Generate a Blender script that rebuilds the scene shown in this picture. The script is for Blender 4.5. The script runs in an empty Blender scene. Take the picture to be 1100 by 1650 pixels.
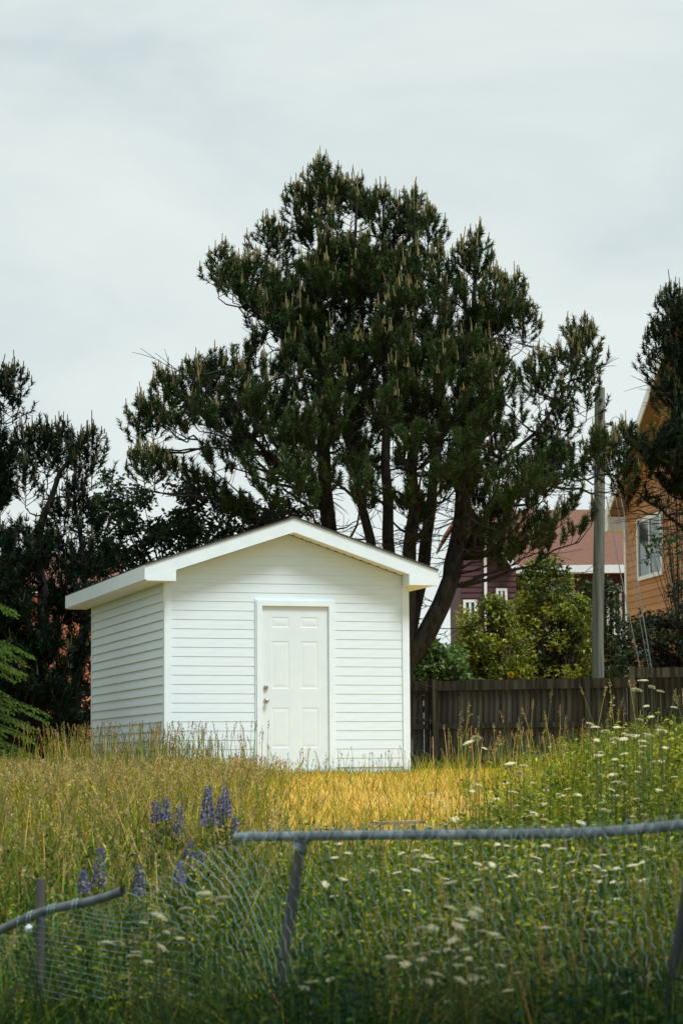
import bpy, math, random
import numpy as np
random.seed(7); rng = np.random.default_rng(11)
SC = bpy.context.scene; COL = SC.collection
R = math.radians

# ------------------------------------------------------------------ camera
FOC, PITCH, ROLL, EYE = 3700.0, R(6.28), R(0.4), 0.09
cd = bpy.data.cameras.new('camera'); cam = bpy.data.objects.new('camera', cd); COL.objects.link(cam)
cd.sensor_fit = 'VERTICAL'; cd.sensor_height = 36; cd.sensor_width = 24; cd.lens = FOC/1650*36
cd.clip_start = 0.1; cd.clip_end = 3000
from mathutils import Matrix, Vector
cam.matrix_world = Matrix.Translation((0, 0, EYE)) @ Matrix.Rotation(math.pi/2+PITCH, 4, 'X') @ Matrix.Rotation(-ROLL, 4, 'Z')
cd.dof.use_dof = True; cd.dof.focus_distance = 28.3; cd.dof.aperture_fstop = 5.0
SC.camera = cam
# ------------------------------------------------------------------ world, sun, exposure
SUN_EL, SUN_AZ = R(59), R(40)          # azimuth: to the right of straight behind the camera
w = bpy.data.worlds.new('World'); SC.world = w; w.use_nodes = True
nt = w.node_tree; N = nt.nodes; N.clear(); Lk = nt.links.new
out = N.new('ShaderNodeOutputWorld'); sky = N.new('ShaderNodeTexSky'); sky.sky_type = 'NISHITA'; sky.sun_disc = False
sky.sun_elevation = SUN_EL; sky.sun_rotation = math.pi - SUN_AZ
b1 = N.new('ShaderNodeBackground'); b1.inputs[1].default_value = 0.1; Lk(sky.outputs[0], b1.inputs[0])
b2 = N.new('ShaderNodeBackground'); b2.inputs[1].default_value = 1.0
tc = N.new('ShaderNodeTexCoord'); mp = N.new('ShaderNodeMapping'); mp.inputs['Scale'].default_value = (1.0, 1.0, 2.2); mp.inputs['Location'].default_value = (.3, .1, .4)
Lk(tc.outputs['Generated'], mp.inputs[0])
nz = N.new('ShaderNodeTexNoise'); nz.inputs['Scale'].default_value = 4.0; nz.inputs['Detail'].default_value = 7; nz.inputs['Roughness'].default_value = .55; nz.inputs['Distortion'].default_value = .4
Lk(mp.outputs[0], nz.inputs['Vector'])
cr = N.new('ShaderNodeValToRGB'); cr.color_ramp.elements[0].position = .30; cr.color_ramp.elements[1].position = .62
cr.color_ramp.elements[0].color = (.63, .725, .74, 1); cr.color_ramp.elements[1].color = (.79, .865, .85, 1)
Lk(nz.outputs[0], cr.inputs[0]); Lk(cr.outputs[0], b2.inputs[0])
cv = N.new('ShaderNodeMapRange'); cv.inputs[1].default_value = .25; cv.inputs[2].default_value = .5; cv.inputs[3].default_value = .86; cv.inputs[4].default_value = .98
Lk(nz.outputs[0], cv.inputs[0])
mx = N.new('ShaderNodeMixShader'); Lk(cv.outputs[0], mx.inputs[0]); Lk(b1.outputs[0], mx.inputs[1]); Lk(b2.outputs[0], mx.inputs[2]); Lk(mx.outputs[0], out.inputs[0])
sl = bpy.data.lights.new('sun', 'SUN'); sun = bpy.data.objects.new('sun', sl); COL.objects.link(sun)
sl.energy = 3.3; sl.angle = R(18); sl.color = (1, 1, .995)
sd = Vector((math.sin(SUN_AZ)*math.cos(SUN_EL), -math.cos(SUN_AZ)*math.cos(SUN_EL), math.sin(SUN_EL)))
sun.rotation_euler = sd.to_track_quat('Z', 'Y').to_euler()
vs = SC.view_settings; vs.view_transform = 'Standard'; vs.look = 'None'; vs.gamma = 1; vs.exposure = 0.0; vs.use_curve_mapping = False
SC.render.engine = 'CYCLES'; SC.cycles.max_bounces = 6; SC.cycles.transparent_max_bounces = 6
SC.cycles.use_denoising = True

# ------------------------------------------------------------------ helpers
def ray(px, py):
    a = (px-550)/FOC; b = -(py-825)/FOC; c, s = math.cos(-ROLL), math.sin(-ROLL)
    a, b = a*c-b*s, a*s+b*c
    return np.array([a, math.cos(PITCH)-b*math.sin(PITCH), math.sin(PITCH)+b*math.cos(PITCH)])
def at(px, py, D):
    r = ray(px, py); p = r*D/r[1]; p[2] += EYE; return p
def smooth(a, b, x):
    t = np.clip((x-a)/(b-a), 0, 1); return t*t*(3-2*t)
def wob(x, y):
    return np.sin(x*1.7+.4*y+1)*np.cos(y*1.3-.6*x)*.5+np.sin(x*4.1+2)*np.cos(y*3.3+1)*.25
GY = np.array([-40, 2, 6, 9, 11, 13, 15, 18, 22, 26, 28.5, 40, 2000]); GZ = np.array([-1.9, -1.8, -1.6, -1.4, -1.17, -.92, -.68, -.42, -.2, -.07, -.03, -.02, 0.0])
def ground(x, y):
    x = np.asarray(x, float); y = np.asarray(y, float)
    h = np.interp(y, GY, GZ)
    h = h + .36*smooth(.9, 2.6, x)*smooth(9, 13, y)*(1-smooth(17, 25, y))
    return h + .03*wob(x, y)*(1-smooth(22, 27, y))*smooth(4, 9, y)
def prop(o, label=None, cat=None, group=None, kind=None):
    for k, v in (('label', label), ('category', cat), ('group', group), ('kind', kind)):
        if v: o[k] = v
    return o
def empty(name, loc, rz=0, **kw):
    o = bpy.data.objects.new(name, None); COL.objects.link(o); o.location = tuple(float(v) for v in loc); o.rotation_euler = (0, 0, rz); o.empty_display_size = .2
    return prop(o, **kw)
def link(name, me, parent=None, loc=None, **kw):
    o = bpy.data.objects.new(name, me); COL.objects.link(o)
    if parent: o.parent = parent
    if loc is not None: o.location = tuple(float(v) for v in loc)
    return prop(o, **kw)
def fast(name, V, F, mat, tint=None, smooth_=False):
    """mesh from arrays; F is one (n,k) array or a list of them"""
    Fs = F if isinstance(F, list) else [F]
    Fs = [np.asarray(f, np.int32) for f in Fs if len(f)]
    me = bpy.data.meshes.new(name); V = np.ascontiguousarray(V, np.float32)
    me.vertices.add(len(V)); me.vertices.foreach_set('co', V.ravel())
    nl = sum(f.size for f in Fs); me.loops.add(nl); me.loops.foreach_set('vertex_index', np.concatenate([f.ravel() for f in Fs]))
    tot = np.concatenate([np.full(len(f), f.shape[1], np.int32) for f in Fs]); st = np.concatenate([[0], np.cumsum(tot)[:-1]]).astype(np.int32)
    me.polygons.add(len(tot)); me.polygons.foreach_set('loop_start', st)
    try: me.polygons.foreach_set('loop_total', tot)
    except Exception: pass
    me.polygons.foreach_set('use_smooth', np.full(len(tot), bool(smooth_)))
    me.update(calc_edges=True)
    if tint is not None:
        a = me.color_attributes.new('tint', 'FLOAT_COLOR', 'POINT'); c = np.ones((len(V), 4), np.float32); c[:, :3] = tint; a.data.foreach_set('color', c.ravel())
    me.materials.append(mat); return me
class MB:
    def __init__(s): s.v = []; s.f = {3: [], 4: []}; s.n = 0
    def add(s, V, F):
        V = np.asarray(V, float); F = np.asarray(F, int); s.v.append(V); s.f[F.shape[1]].append(F+s.n); s.n += len(V); return s
    BF = [(0, 3, 2, 1), (4, 5, 6, 7), (0, 1, 5, 4), (1, 2, 6, 5), (2, 3, 7, 6), (3, 0, 4, 7)]
    def hexa(s, P): return s.add(P, MB.BF)       # 8 corners: bottom ring then top ring
    def box(s, a, b):
        (x0, y0, z0), (x1, y1, z1) = a, b
        return s.hexa([(x0, y0, z0), (x1, y0, z0), (x1, y1, z0), (x0, y1, z0), (x0, y0, z1), (x1, y0, z1), (x1, y1, z1), (x0, y1, z1)])
    def bar(s, p, q, w, h, up=(0, 0, 1)):
        p = np.array(p, float); q = np.array(q, float); d = q-p; d /= np.linalg.norm(d); e = np.cross(d, up); e /= np.linalg.norm(e); u = np.cross(e, d)
        e = e*w/2; u = u*h/2
        return s.hexa([p-e-u, p+e-u, q+e-u, q-e-u, p-e+u, p+e+u, q+e+u, q-e+u])
    def tube(s, P, r, k=6, caps=True):
        P = np.asarray(P, float); n = len(P); r = np.broadcast_to(np.asarray(r, float), (n,))
        T = np.gradient(P, axis=0); T /= np.linalg.norm(T, axis=1)[:, None]+1e-9
        ref = np.array([.31, .2, .93]) if abs(T[:, 2]).mean() < .8 else np.array([.95, .3, .1])
        E = np.cross(T, ref); E /= np.linalg.norm(E, axis=1)[:, None]+1e-9; U = np.cross(E, T)
        a = np.arange(k)*2*math.pi/k
        V = P[:, None]+r[:, None, None]*(E[:, None]*np.cos(a)[None, :, None]+U[:, None]*np.sin(a)[None, :, None])
        i = np.arange(n-1)[:, None]*k; j = np.arange(k)[None]; j2 = (j+1) % k
        s.add(V.reshape(-1, 3), np.stack([i+j, i+j2, i+k+j2, i+k+j], -1).reshape(-1, 4))
        if caps and r[-1] > 0:
            s.add(np.vstack([V[-1], P[-1]]), [(q, (q+1) % k, k) for q in range(k)]); s.add(np.vstack([V[0], P[0]]), [((q+1) % k, q, k) for q in range(k)])
        return s
    def mesh(s, name, mat, sm=False):
        return fast(name, np.vstack(s.v), [np.vstack(f) for f in s.f.values() if f], mat, None, sm)
    def obj(s, name, mat, parent=None, sm=False, loc=None, **kw):
        return link(name, s.mesh(name, mat, sm), parent, loc, **kw)
def lathe(mb, prof, k=16, axis='y', c=(0, 0, 0)):
    prof = np.array(prof, float); a = np.arange(k)*2*math.pi/k; n = len(prof)
    r, h = prof[:, 0][:, None], prof[:, 1][:, None]
    x = r*np.cos(a); z = r*np.sin(a); y = np.broadcast_to(h, x.shape)
    V = np.stack([x, y, z], -1) if axis == 'y' else np.stack([x, z, y], -1)
    i = np.arange(n-1)[:, None]*k; j = np.arange(k)[None]; j2 = (j+1) % k
    mb.add(V.reshape(-1, 3)+np.array(c), np.stack([i+j, i+k+j, i+k+j2, i+j2], -1).reshape(-1, 4)); return mb

# ------------------------------------------------------------------ materials
def material(name, col, rough=.6, col2=None, scale=(8, 8, 8), bump=0.0, spec=.3, detail=5, lo=.35, hi=.65, bscale=None, metal=0):
    m = bpy.data.materials.new(name); m.use_nodes = True; n = m.node_tree.nodes; l = m.node_tree.links.new
    bs = n['Principled BSDF']; bs.inputs['Base Color'].default_value = (*col, 1); bs.inputs['Roughness'].default_value = rough
    bs.inputs['Specular IOR Level'].default_value = spec; bs.inputs['Metallic'].default_value = metal
    if col2 or bump:
        t = n.new('ShaderNodeTexCoord'); g = n.new('ShaderNodeMapping'); g.inputs['Scale'].default_value = scale; l(t.outputs['Object'], g.inputs[0])
        z = n.new('ShaderNodeTexNoise'); z.inputs['Scale'].default_value = 1; z.inputs['Detail'].default_value = detail; l(g.outputs[0], z.inputs['Vector'])
        if col2:
            c = n.new('ShaderNodeValToRGB'); e = c.color_ramp.elements; e[0].position = lo; e[1].position = hi; e[0].color = (*col, 1); e[1].color = (*col2, 1)
            l(z.outputs[0], c.inputs[0])
            oi = n.new('ShaderNodeObjectInfo'); mr = n.new('ShaderNodeMapRange'); mr.inputs[3].default_value = .6 if name == 'fence_wood' else .86; mr.inputs[4].default_value = 1.5 if name == 'fence_wood' else 1.1; l(oi.outputs['Random'], mr.inputs[0])
            mm = n.new('ShaderNodeMixRGB'); mm.blend_type = 'MULTIPLY'; mm.inputs[0].default_value = 1 if name in RANDOMISED else 0
            l(c.outputs[0], mm.inputs[1]); l(mr.outputs[0], mm.inputs[2]); l(mm.outputs[0], bs.inputs['Base Color'])
        if bump:
            bp = n.new('ShaderNodeBump'); bp.inputs['Strength'].default_value = bump; bp.inputs['Distance'].default_value = .02
            l(z.outputs[0], bp.inputs['Height']); l(bp.outputs[0], bs.inputs['Normal'])
    return m
RANDOMISED = {'fence_wood', 'orange_siding'}
def leafmat(name, trans=.3, gloss=.04):
    m = bpy.data.materials.new(name); m.use_nodes = True; n = m.node_tree.nodes; l = m.node_tree.links.new; n.remove(n['Principled BSDF'])
    a = n.new('ShaderNodeVertexColor'); a.layer_name = 'tint'
    d = n.new('ShaderNodeBsdfDiffuse'); t = n.new('ShaderNodeBsdfTranslucent'); g = n.new('ShaderNodeBsdfGlossy'); g.inputs['Roughness'].default_value = .45
    l(a.outputs[0], d.inputs[0]); l(a.outputs[0], t.inputs[0])
    x = n.new('ShaderNodeMixShader'); x.inputs[0].default_value = trans; l(d.outputs[0], x.inputs[1]); l(t.outputs[0], x.inputs[2])
    y = n.new('ShaderNodeMixShader'); y.inputs[0].default_value = gloss; l(x.outputs[0], y.inputs[1]); l(g.outputs[0], y.inputs[2])
    l(y.outputs[0], n['Material Output'].inputs[0]); return m
M = dict(
    vinyl=material('vinyl', (.65, .755, .815), .45, (.705, .81, .86), (3, 3, 40), .02),
    trim=material('white_trim', (.70, .80, .85), .4, (.745, .835, .88), (6, 6, 6)),
    soffit=material('soffit_vinyl', (.76, .75, .70), .5, (.80, .79, .75), (6, 6, 6)),
    door=material('door_paint', (.655, .745, .785), .4, (.69, .775, .805), (5, 5, 5)),
    dark=material('dark_gap', (.03, .03, .03), .8),
    asphalt=material('asphalt_shingle', (.045, .045, .05), .9, (.08, .08, .085), (60, 60, 60), .3),
    nickel=material('brushed_nickel', (.42, .40, .36), .3, (.5, .48, .45), (30, 30, 30), 0, .5, metal=.9),
    concrete=material('concrete', (.30, .29, .27), .9, (.42, .41, .38), (14, 14, 14), .3),
    fence=material('fence_wood', (.024, .025, .022), .9, (.105, .104, .090), (16, 16, 1.1), .35, lo=.38, hi=.7),
    bark=material('pine_bark', (.008, .008, .007), .95, (.032, .029, .025), (14, 14, 5), .8),
    twig=material('dry_twig', (.05, .043, .036), .9, (.12, .105, .09), (20, 20, 20)),
    pole=material('weathered_pole', (.050, .060, .052), .9, (.21, .225, .19), (22, 22, .8), .4, lo=.3, hi=.7),
    steel=material('dark_steel', (.05, .055, .06), .5, metal=.6),
    galv=material('galvanised_pipe', (.15, .19, .215), .45, (.37, .42, .45), (16, 16, 16), .1, .5, metal=.25), oldpipe=material('old_pipe', (.075, .095, .105), .6, (.19, .215, .225), (18, 18, 18), .15, .4, metal=.2),
    pipein=material('pipe_inside', (.015, .014, .013), .95),
    rust=material('weathered_post', (.075, .085, .09), .7, (.13, .115, .095), (5, 5, 9), .1),
    wire=material('galvanised_wire', (.24, .37, .37), .42, (.44, .56, .57), (12, 12, 12), 0, .5, metal=.2),
    cable=material('cable', (.16, .18, .19), .6),
    burg=material('burgundy_siding', (.060, .026, .032), .7, (.078, .034, .040), (2, 2, 2)),
    redroof=material('red_brown_shingles', (.135, .068, .048), .95, (.22, .115, .080), (9, 30, 30), .4, lo=.3, hi=.7),
    orange=material('orange_siding', (.40, .20, .085), .7, (.46, .235, .10), (2, 2, 3)),
    brown=material('brown_soffit', (.23, .155, .09), .8, (.27, .19, .12), (4, 4, 4)),
    salmon=material('salmon_siding', (.56, .20, .115), .8, (.62, .235, .14), (3, 3, 3)),
    winframe=material('window_frame_white', (.74, .78, .80), .4),
    plank=material('weathered_plank', (.33, .21, .13), .9, (.52, .37, .25), (3, 20, 20), .3),
    soil=material('soil', (.055, .042, .022), .95, (.11, .085, .035), (3, 3, 3), .4),
    pale=material('pale_plaster', (.72, .76, .75), .8, (.78, .81, .80), (2, 2, 2)),
    blade=leafmat('grass_blade', .22, .02), leaf=leafmat('leaf', .25, .035), needle=leafmat('needle', .12, .012), thatch=leafmat('ground_thatch', 0, 0), petal=leafmat('petal', .25, .0),
)
gm = bpy.data.materials.new('window_glass'); gm.use_nodes = True; b_ = gm.node_tree.nodes['Principled BSDF']
b_.inputs['Base Color'].default_value = (.02, .05, .055, 1); b_.inputs['Roughness'].default_value = .06; b_.inputs['Specular IOR Level'].default_value = .9
M['glass'] = gm

# ------------------------------------------------------------------ the ground
xs = np.unique(np.concatenate([np.linspace(-700, -12, 14), np.linspace(-12, 12, 97), np.linspace(12, 700, 14)]))
ys = np.unique(np.concatenate([np.linspace(-300, 0, 8), np.linspace(0, 45, 151), np.linspace(45, 1500, 14)]))
X, Y = np.meshgrid(xs, ys); V = np.stack([X, Y, ground(X, Y)-.01], -1).reshape(-1, 3)
nx = len(xs); i = (np.arange(len(ys)-1)[:, None]*nx+np.arange(nx-1)[None]).ravel()
gb = X/np.maximum(Y, 1)
gmix = np.where(Y > 1, smooth(13.5, 18.5, Y)*(1-.8*smooth(.06, .13, gb)*(1-smooth(22, 27, Y)))*(.55+.45*smooth(-.09, -.02, gb)), 0).reshape(-1, 1)
gt = np.array([[.030, .034, .012]])*(1-gmix)+np.array([[.63, .41, .11]])*gmix
far = np.maximum(smooth(42, 60, Y), smooth(.19, .26, np.abs(gb))*(Y > 1)).reshape(-1, 1); gt = gt*(1-far)+np.array([[.13, .13, .03]])*far
gt = gt*(1+.25*wob(X*2.3, Y*2.1).reshape(-1, 1))
link('ground', fast('ground', V, np.stack([i, i+1, i+nx+1, i+nx], -1), M['thatch'], gt, True), kind='structure', label='sloping ground of dry soil below the white shed')

# ------------------------------------------------------------------ the shed
TH = R(17.2)
C0 = (-2.145, 28.0, 0)
shed = empty('garden_shed', C0, TH, label='small white clapboard shed with gable roof and closed six panel door', cat='shed')
W, LEN, EAVE = 3.09, 4.6, 2.33
OF, OE, OR_ = .29, .31, .40
SL = (2.945-2.33)/(W/2+OE)                 # roof slope
EXP = .1133; Z0 = .06
wallz = lambda u: EAVE+SL*(min(u, W-u)+OE)-.02
mb = MB()
mb.hexa([(.0, .0, -.3), (W, .0, -.3), (W, LEN, -.3), (0, LEN, -.3), (0, 0, EAVE+.02), (W, 0, EAVE+.02), (W, LEN, EAVE+.02), (0, LEN, EAVE+.02)])
zt = EAVE+SL*(W/2+OE)+.0
mb.add([(0, 0, EAVE+.02), (W, 0, EAVE+.02), (W/2, 0, zt), (0, LEN, EAVE+.02), (W, LEN, EAVE+.02), (W/2, LEN, zt)], [(0, 1, 2), (5, 4, 3)])
# cut door hole look: the core stands 6 mm behind the boards, the door sits in a reveal box built in front of it
mb.obj('wall', M['vinyl'], shed)
link_slab = MB().box((.02, .02, -.45), (W-.02, LEN-.02, -.301)).obj('foundation', M['concrete'], shed)
DU0, DU1, DZ1 = 1.2, 2.06, 2.05
TR = .068
def lap(mb, u0, u1, z0, z1, u0t=None, u1t=None, t0=.0112, t1=.006, fy=0.0):
    u0t = u0 if u0t is None else u0t; u1t = u1 if u1t is None else u1t
    # a lap board: proud at the foot, with a small rolled edge, thin at the head
    mb.hexa([(u0, fy-t0, z0), (u1, fy-t0, z0), (u1, fy, z0), (u0, fy, z0), (u0t, fy-t1, z1), (u1t, fy-t1, z1), (u1t, fy, z1), (u0t, fy, z1)])
cache = {}
def board(kind, key, build, loc, rot=0, parent=shed, name='siding_board', mat=None):
    if key not in cache: m_ = MB(); build(m_); cache[key] = m_.mesh(name, mat or M['vinyl'])
    o = link(name, cache[key], parent, loc); o.rotation_euler = (0, 0, rot); return o
k = 0; z = Z0
CT = .062
while z < zt-.012:
    z1 = z+EXP
    def span(zz):
        if zz <= EAVE+.0: return CT, W-CT
        d = (zz-EAVE+.0)/SL-OE
        return max(CT if zz < EAVE+.10 else 0, d), W-max(CT if zz < EAVE+.10 else 0, d)
    a0, a1 = span(z); c0, c1 = span(min(z1, zt-.004))
    if z1 > DZ1+TR+.05 and z < DZ1+TR and False: pass
    if z < DZ1+TR-.02:
        ztop = EXP
        board('f', 'left', lambda m_: lap(m_, 0, DU0-TR-CT, 0, EXP), (CT, 0, z))
        board('f', 'right', lambda m_: lap(m_, 0, W-CT-DU1-TR, 0, EXP), (DU1+TR, 0, z))
        if z1 > DZ1+TR:
            board('f', 'overdoor', lambda m_: lap(m_, 0, DU1-DU0+2*TR, 0, z1-DZ1-TR, t0=.012), (DU0-TR, 0, DZ1+TR))
    else:
        zz1 = min(z1, zt-.004)
        board('f', ('g', k), lambda m_: lap(m_, a0, a1, 0, zz1-z, c0, c1), (0, 0, z))
    if z < EAVE:
        board('s', 'sideL', lambda m_: lap(m_, CT, LEN-CT, 0, EXP, t0=.032, t1=.004), (0, LEN, z), -math.pi/2)
        if k % 1 == 0: board('s', 'sideR', lambda m_: lap(m_, CT, LEN-CT, 0, EXP), (W, 0, z), math.pi/2)
    z = z1; k += 1
for (u, v) in ((0, 0), (W, 0), (0, LEN), (W, LEN)):
    sx = -1 if u == 0 else 1; sy = -1 if v == 0 else 1
    t = MB(); e = .028
    t.box((min(u+sx*e, u-sx*CT), min(v+sy*e, v), -.1), (max(u+sx*e, u-sx*CT), max(v+sy*e, v), EAVE+.0))
    t.box((min(u+sx*e, u), min(v, v-sy*CT), -.1), (max(u+sx*e, u), max(v, v-sy*CT), EAVE+.0))
    t.obj('corner_trim', M['trim'], shed)
# door
fr = MB()
fr.box((DU0-TR, -.045, -.0), (DU0, .0, DZ1+TR)); fr.box((DU1, -.045, -.0), (DU1+TR, .0, DZ1+TR)); fr.box((DU0, -.045, DZ1), (DU1, .0, DZ1+TR))
fr.box((DU0-TR-.018, -.026, -.0), (DU0-TR, .0, DZ1+TR+.018)); fr.box((DU1+TR, -.026, 0), (DU1+TR+.018, 0, DZ1+TR+.018)); fr.box((DU0-TR, -.026, DZ1+TR), (DU1+TR, 0, DZ1+TR+.018))
fr.obj('door_frame', M['trim'], shed)
MB().box((DU0, -.055, .0), (DU1, .0, .03)).obj('door_sill', M['trim'], shed)
door = empty('door', (0, 0, 0)); door.parent = shed
cu = [(DU0+.128, DU0+.356), (DU0+.50, DU0+.728)]; cz = [(1.785, 1.915), (1.03, 1.615), (.30, .795)]
s = MB(); y0, y1 = -.010, .0
s.box((DU0, y0, .032), (cu[0][0], y1, DZ1)); s.box((cu[0][1], y0, .032), (cu[1][0], y1, DZ1)); s.box((cu[1][1], y0, .032), (DU1, y1, DZ1))
zz = [.032]+[q for p in reversed(cz) for q in p]+[DZ1]
for (a, b) in cu:
    for q in range(0, 8, 2): s.box((a, y0, zz[q]), (b, y1, zz[q+1]))
bpy.data.objects.remove(door); door = s.obj('door', M['door'], shed)
for (a, b) in cu:
    for (c, d) in cz:
        p = MB(); r1, r2 = .016, .034
        ring = lambda g, y: [(a+g, y, c+g), (b-g, y, c+g), (b-g, y, d-g), (a+g, y, d-g)]
        Vv = ring(0, y0)+ring(.010, y0+.0035)+ring(.020, y0+.0035)+ring(.050, y0+.0005)
        Ff = [(4*q+j, 4*q+(j+1) % 4, 4*q+4+(j+1) % 4, 4*q+4+j) for q in range(3) for j in range(4)]+[(12, 13, 14, 15)]
        p.add(Vv, Ff).obj('panel', M['door'], door)
ku = DU0+.052
hb = MB(); lathe(hb, [(.0, -.045), (.016, -.045), (.027, -.036), (.03, -.012), (.03, -.0095)], 18, 'y', (ku, 0, 1.045)); hb.box((ku-.003, -.052, 1.033), (ku+.003, -.044, 1.057)); hb.obj('deadbolt', M['nickel'], door)
hb = MB(); lathe(hb, [(.0, -.085), (.016, -.083), (.026, -.072), (.027, -.06), (.018, -.046), (.011, -.04), (.011, -.022), (.03, -.018), (.032, -.0095)], 18, 'y', (ku, 0, .878)); hb.obj('knob', M['nickel'], door, True)
# roof: two slabs, fascia, soffits, end boxes, vents
XA, XB, XM = -OE, W+OE, W/2
FZ = EAVE+.02; FH = .168
yF, yR = -OF, LEN+OR_
zr = lambda u: EAVE+.005+SL*(min(u-XA, XB-u))
for (a, b) in ((XA, XM), (XB, XM)):
    r = MB(); top = FH+.012; s_ = 1 if a < b else -1
    x0 = a-s_*.02
    P = lambda u, y, h: (u, y, EAVE+SL*abs(u-a)*(1 if (u-a)*s_ >= 0 else -1)+h)
    c = [P(x0, yF-.02, top), P(b, yF-.02, top), P(b, yR+.02, top), P(x0, yR+.02, top), P(x0, yF-.02, top+.016), P(b, yF-.02, top+.016), P(b, yR+.02, top+.016), P(x0, yR+.02, top+.016)]
    r.hexa(c).obj('roof', M['asphalt'], shed)
    # rake fascia front and back
    for y in (yF, yR-.022):
        f = MB(); B = lambda u, yy, h: (u, yy, EAVE+SL*abs(u-a)+h)
        ee = a
        f.hexa([B(ee, y, .0), B(b, y, .0), B(b, y+.022, .0), B(ee, y+.022, .0), B(ee, y, FH+.01), B(b, y, FH+.01), B(b, y+.022, FH+.01), B(ee, y+.022, FH+.01)])
        f.obj('rake_fascia', M['trim'], shed)
        # rake soffit between wall and fascia
    so = MB()
    iu = 0.0 if s_ > 0 else W
    Q = lambda u, yy, h: (u, yy, EAVE+SL*abs(u-a)+h)
    npn = 14
    for q in range(npn):
        ua = iu+(b-iu)*q/npn; ub = iu+(b-iu)*(q+1)/npn-s_*.004
        so2 = MB(); so2.hexa([Q(ua, yF+.022, .004), Q(ub, yF+.022, .004), Q(ub, -.021, .004), Q(ua, -.021, .004), Q(ua, yF+.022, .016), Q(ub, yF+.022, .016), Q(ub, -.021, .016), Q(ua, -.021, .016)])
        pn = so2.obj('soffit_panel', M['soffit'], shed)
        um = (ua+ub)/2; ve = MB(); ve.bar(Q(um-.016, -.055, .003), Q(um+.016, -.055, .003), .022, .004); ve.obj('soffit_vent', M['dark'], pn)
    # eave fascia along the side
    e = MB(); xe = a; xo = a-s_*.022
    e.box((min(xe, xo), yF, EAVE), (max(xe, xo), yR, EAVE+FH+.004)); e.obj('eave_fascia', M['trim'], shed)
    # level eave soffit (boxed) with three long panels
    for q in range(12):
        ya = yF+.0+(yR-yF)*q/12; yb = yF+(yR-yF)*(q+1)/12-.004
        MB().box((min(a, 0 if s_ > 0 else W), ya+.002, EAVE-.012), (max(a, -.03 if s_ > 0 else W+.03) if s_ > 0 else max(a, W), yb, EAVE-.001)).obj('eave_soffit', M['soffit'], shed)
    # end box of the eave: level return closing the boxed eave under the rake
    bx = MB(); inner = .055 if s_ > 0 else W-.055
    for y in (yF-.003,):
        hi = lambda u: EAVE+SL*abs(u-a)+.02
        bx.hexa([(a, y, EAVE-.013), (inner, y, EAVE-.013), (inner, -.03, EAVE-.013), (a, -.03, EAVE-.013), (a, y, hi(a)), (inner, y, hi(inner)), (inner, -.03, hi(inner)), (a, -.03, hi(a))])
    bx.obj('eave_return', M['trim'], shed)

# ------------------------------------------------------------------ plants: shared generators
def rand_unit(n):
    v = rng.normal(size=(n, 3)); return v/np.linalg.norm(v, axis=1)[:, None]
def norm(v): return v/(np.linalg.norm(v, axis=-1, keepdims=True)+1e-9)
def needles(P, A, Ls, m, ln, wd, tint, ang=(25, 65)):
    n = len(P); P = np.repeat(P, m, 0); A = np.repeat(A, m, 0); Ls = np.repeat(Ls, m); tint = np.repeat(tint, m, 0)
    k = n*m; base = P+A*(rng.random(k)*Ls)[:, None]
    r = norm(np.cross(A, rand_unit(k))); ph = np.radians(rng.uniform(ang[0], ang[1], k))[:, None]
    d = A*np.cos(ph)+r*np.sin(ph); tip = base+d*(ln*rng.uniform(.7, 1.15, k))[:, None]
    sw = norm(np.cross(d, rand_unit(k)))*wd/2
    V = np.stack([base-sw, base+sw, tip], 1).reshape(-1, 3)
    return V, np.arange(3*k).reshape(-1, 3), np.repeat(tint*rng.uniform(.8, 1.2, (k, 1)), 3, 0)
def leaves(P, Nrm, size, tint, ratio=.55, fold=.25):
    """rhombic folded leaves at P, pointing along a random direction across Nrm"""
    k = len(P); d = norm(np.cross(Nrm, rand_unit(k))); s = np.cross(d, Nrm); size = size[:, None]
    a = P; b = P+d*size*.45+s*size*ratio/2+Nrm*size*fold*.4; c = P+d*size-Nrm*size*.15; e = P+d*size*.45-s*size*ratio/2+Nrm*size*fold*.4
    V = np.stack([a, b, c, e], 1).reshape(-1, 3); i = np.arange(k)[:, None]*4
    F = np.concatenate([i+np.array([[0, 1, 2]]), i+np.array([[0, 2, 3]])])
    return V, F, np.repeat(tint, 4, 0)
def join(parts):
    V = []; F = []; T = []; n = 0
    for (v, f, t) in parts: V.append(v); F.append(f+n); T.append(t); n += len(v)
    return np.vstack(V), np.vstack(F), np.vstack(T)
def inpoly(poly, x, y):
    p = np.array(poly, float); q = np.roll(p, -1, 0); r = np.zeros(len(x), bool)
    for (x0, y0), (x1, y1) in zip(p, q):
        if y0 == y1: continue
        r ^= ((y0 > y) != (y1 > y)) & (x < (x1-x0)*(y-y0)/(y1-y0)+x0)
    return r
def samplepoly(poly, n, dens=None):
    p = np.array(poly, float); a, b = p.min(0), p.max(0); X = []; Y = []; c = 0
    while c < n:
        x = rng.uniform(a[0], b[0], 4000); y = rng.uniform(a[1], b[1], 4000); k = inpoly(poly, x, y)
        if dens is not None: k &= rng.random(4000) < dens(x, y)
        X.append(x[k]); Y.append(y[k]); c += k.sum()
    return np.concatenate(X)[:n], np.concatenate(Y)[:n]
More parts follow.
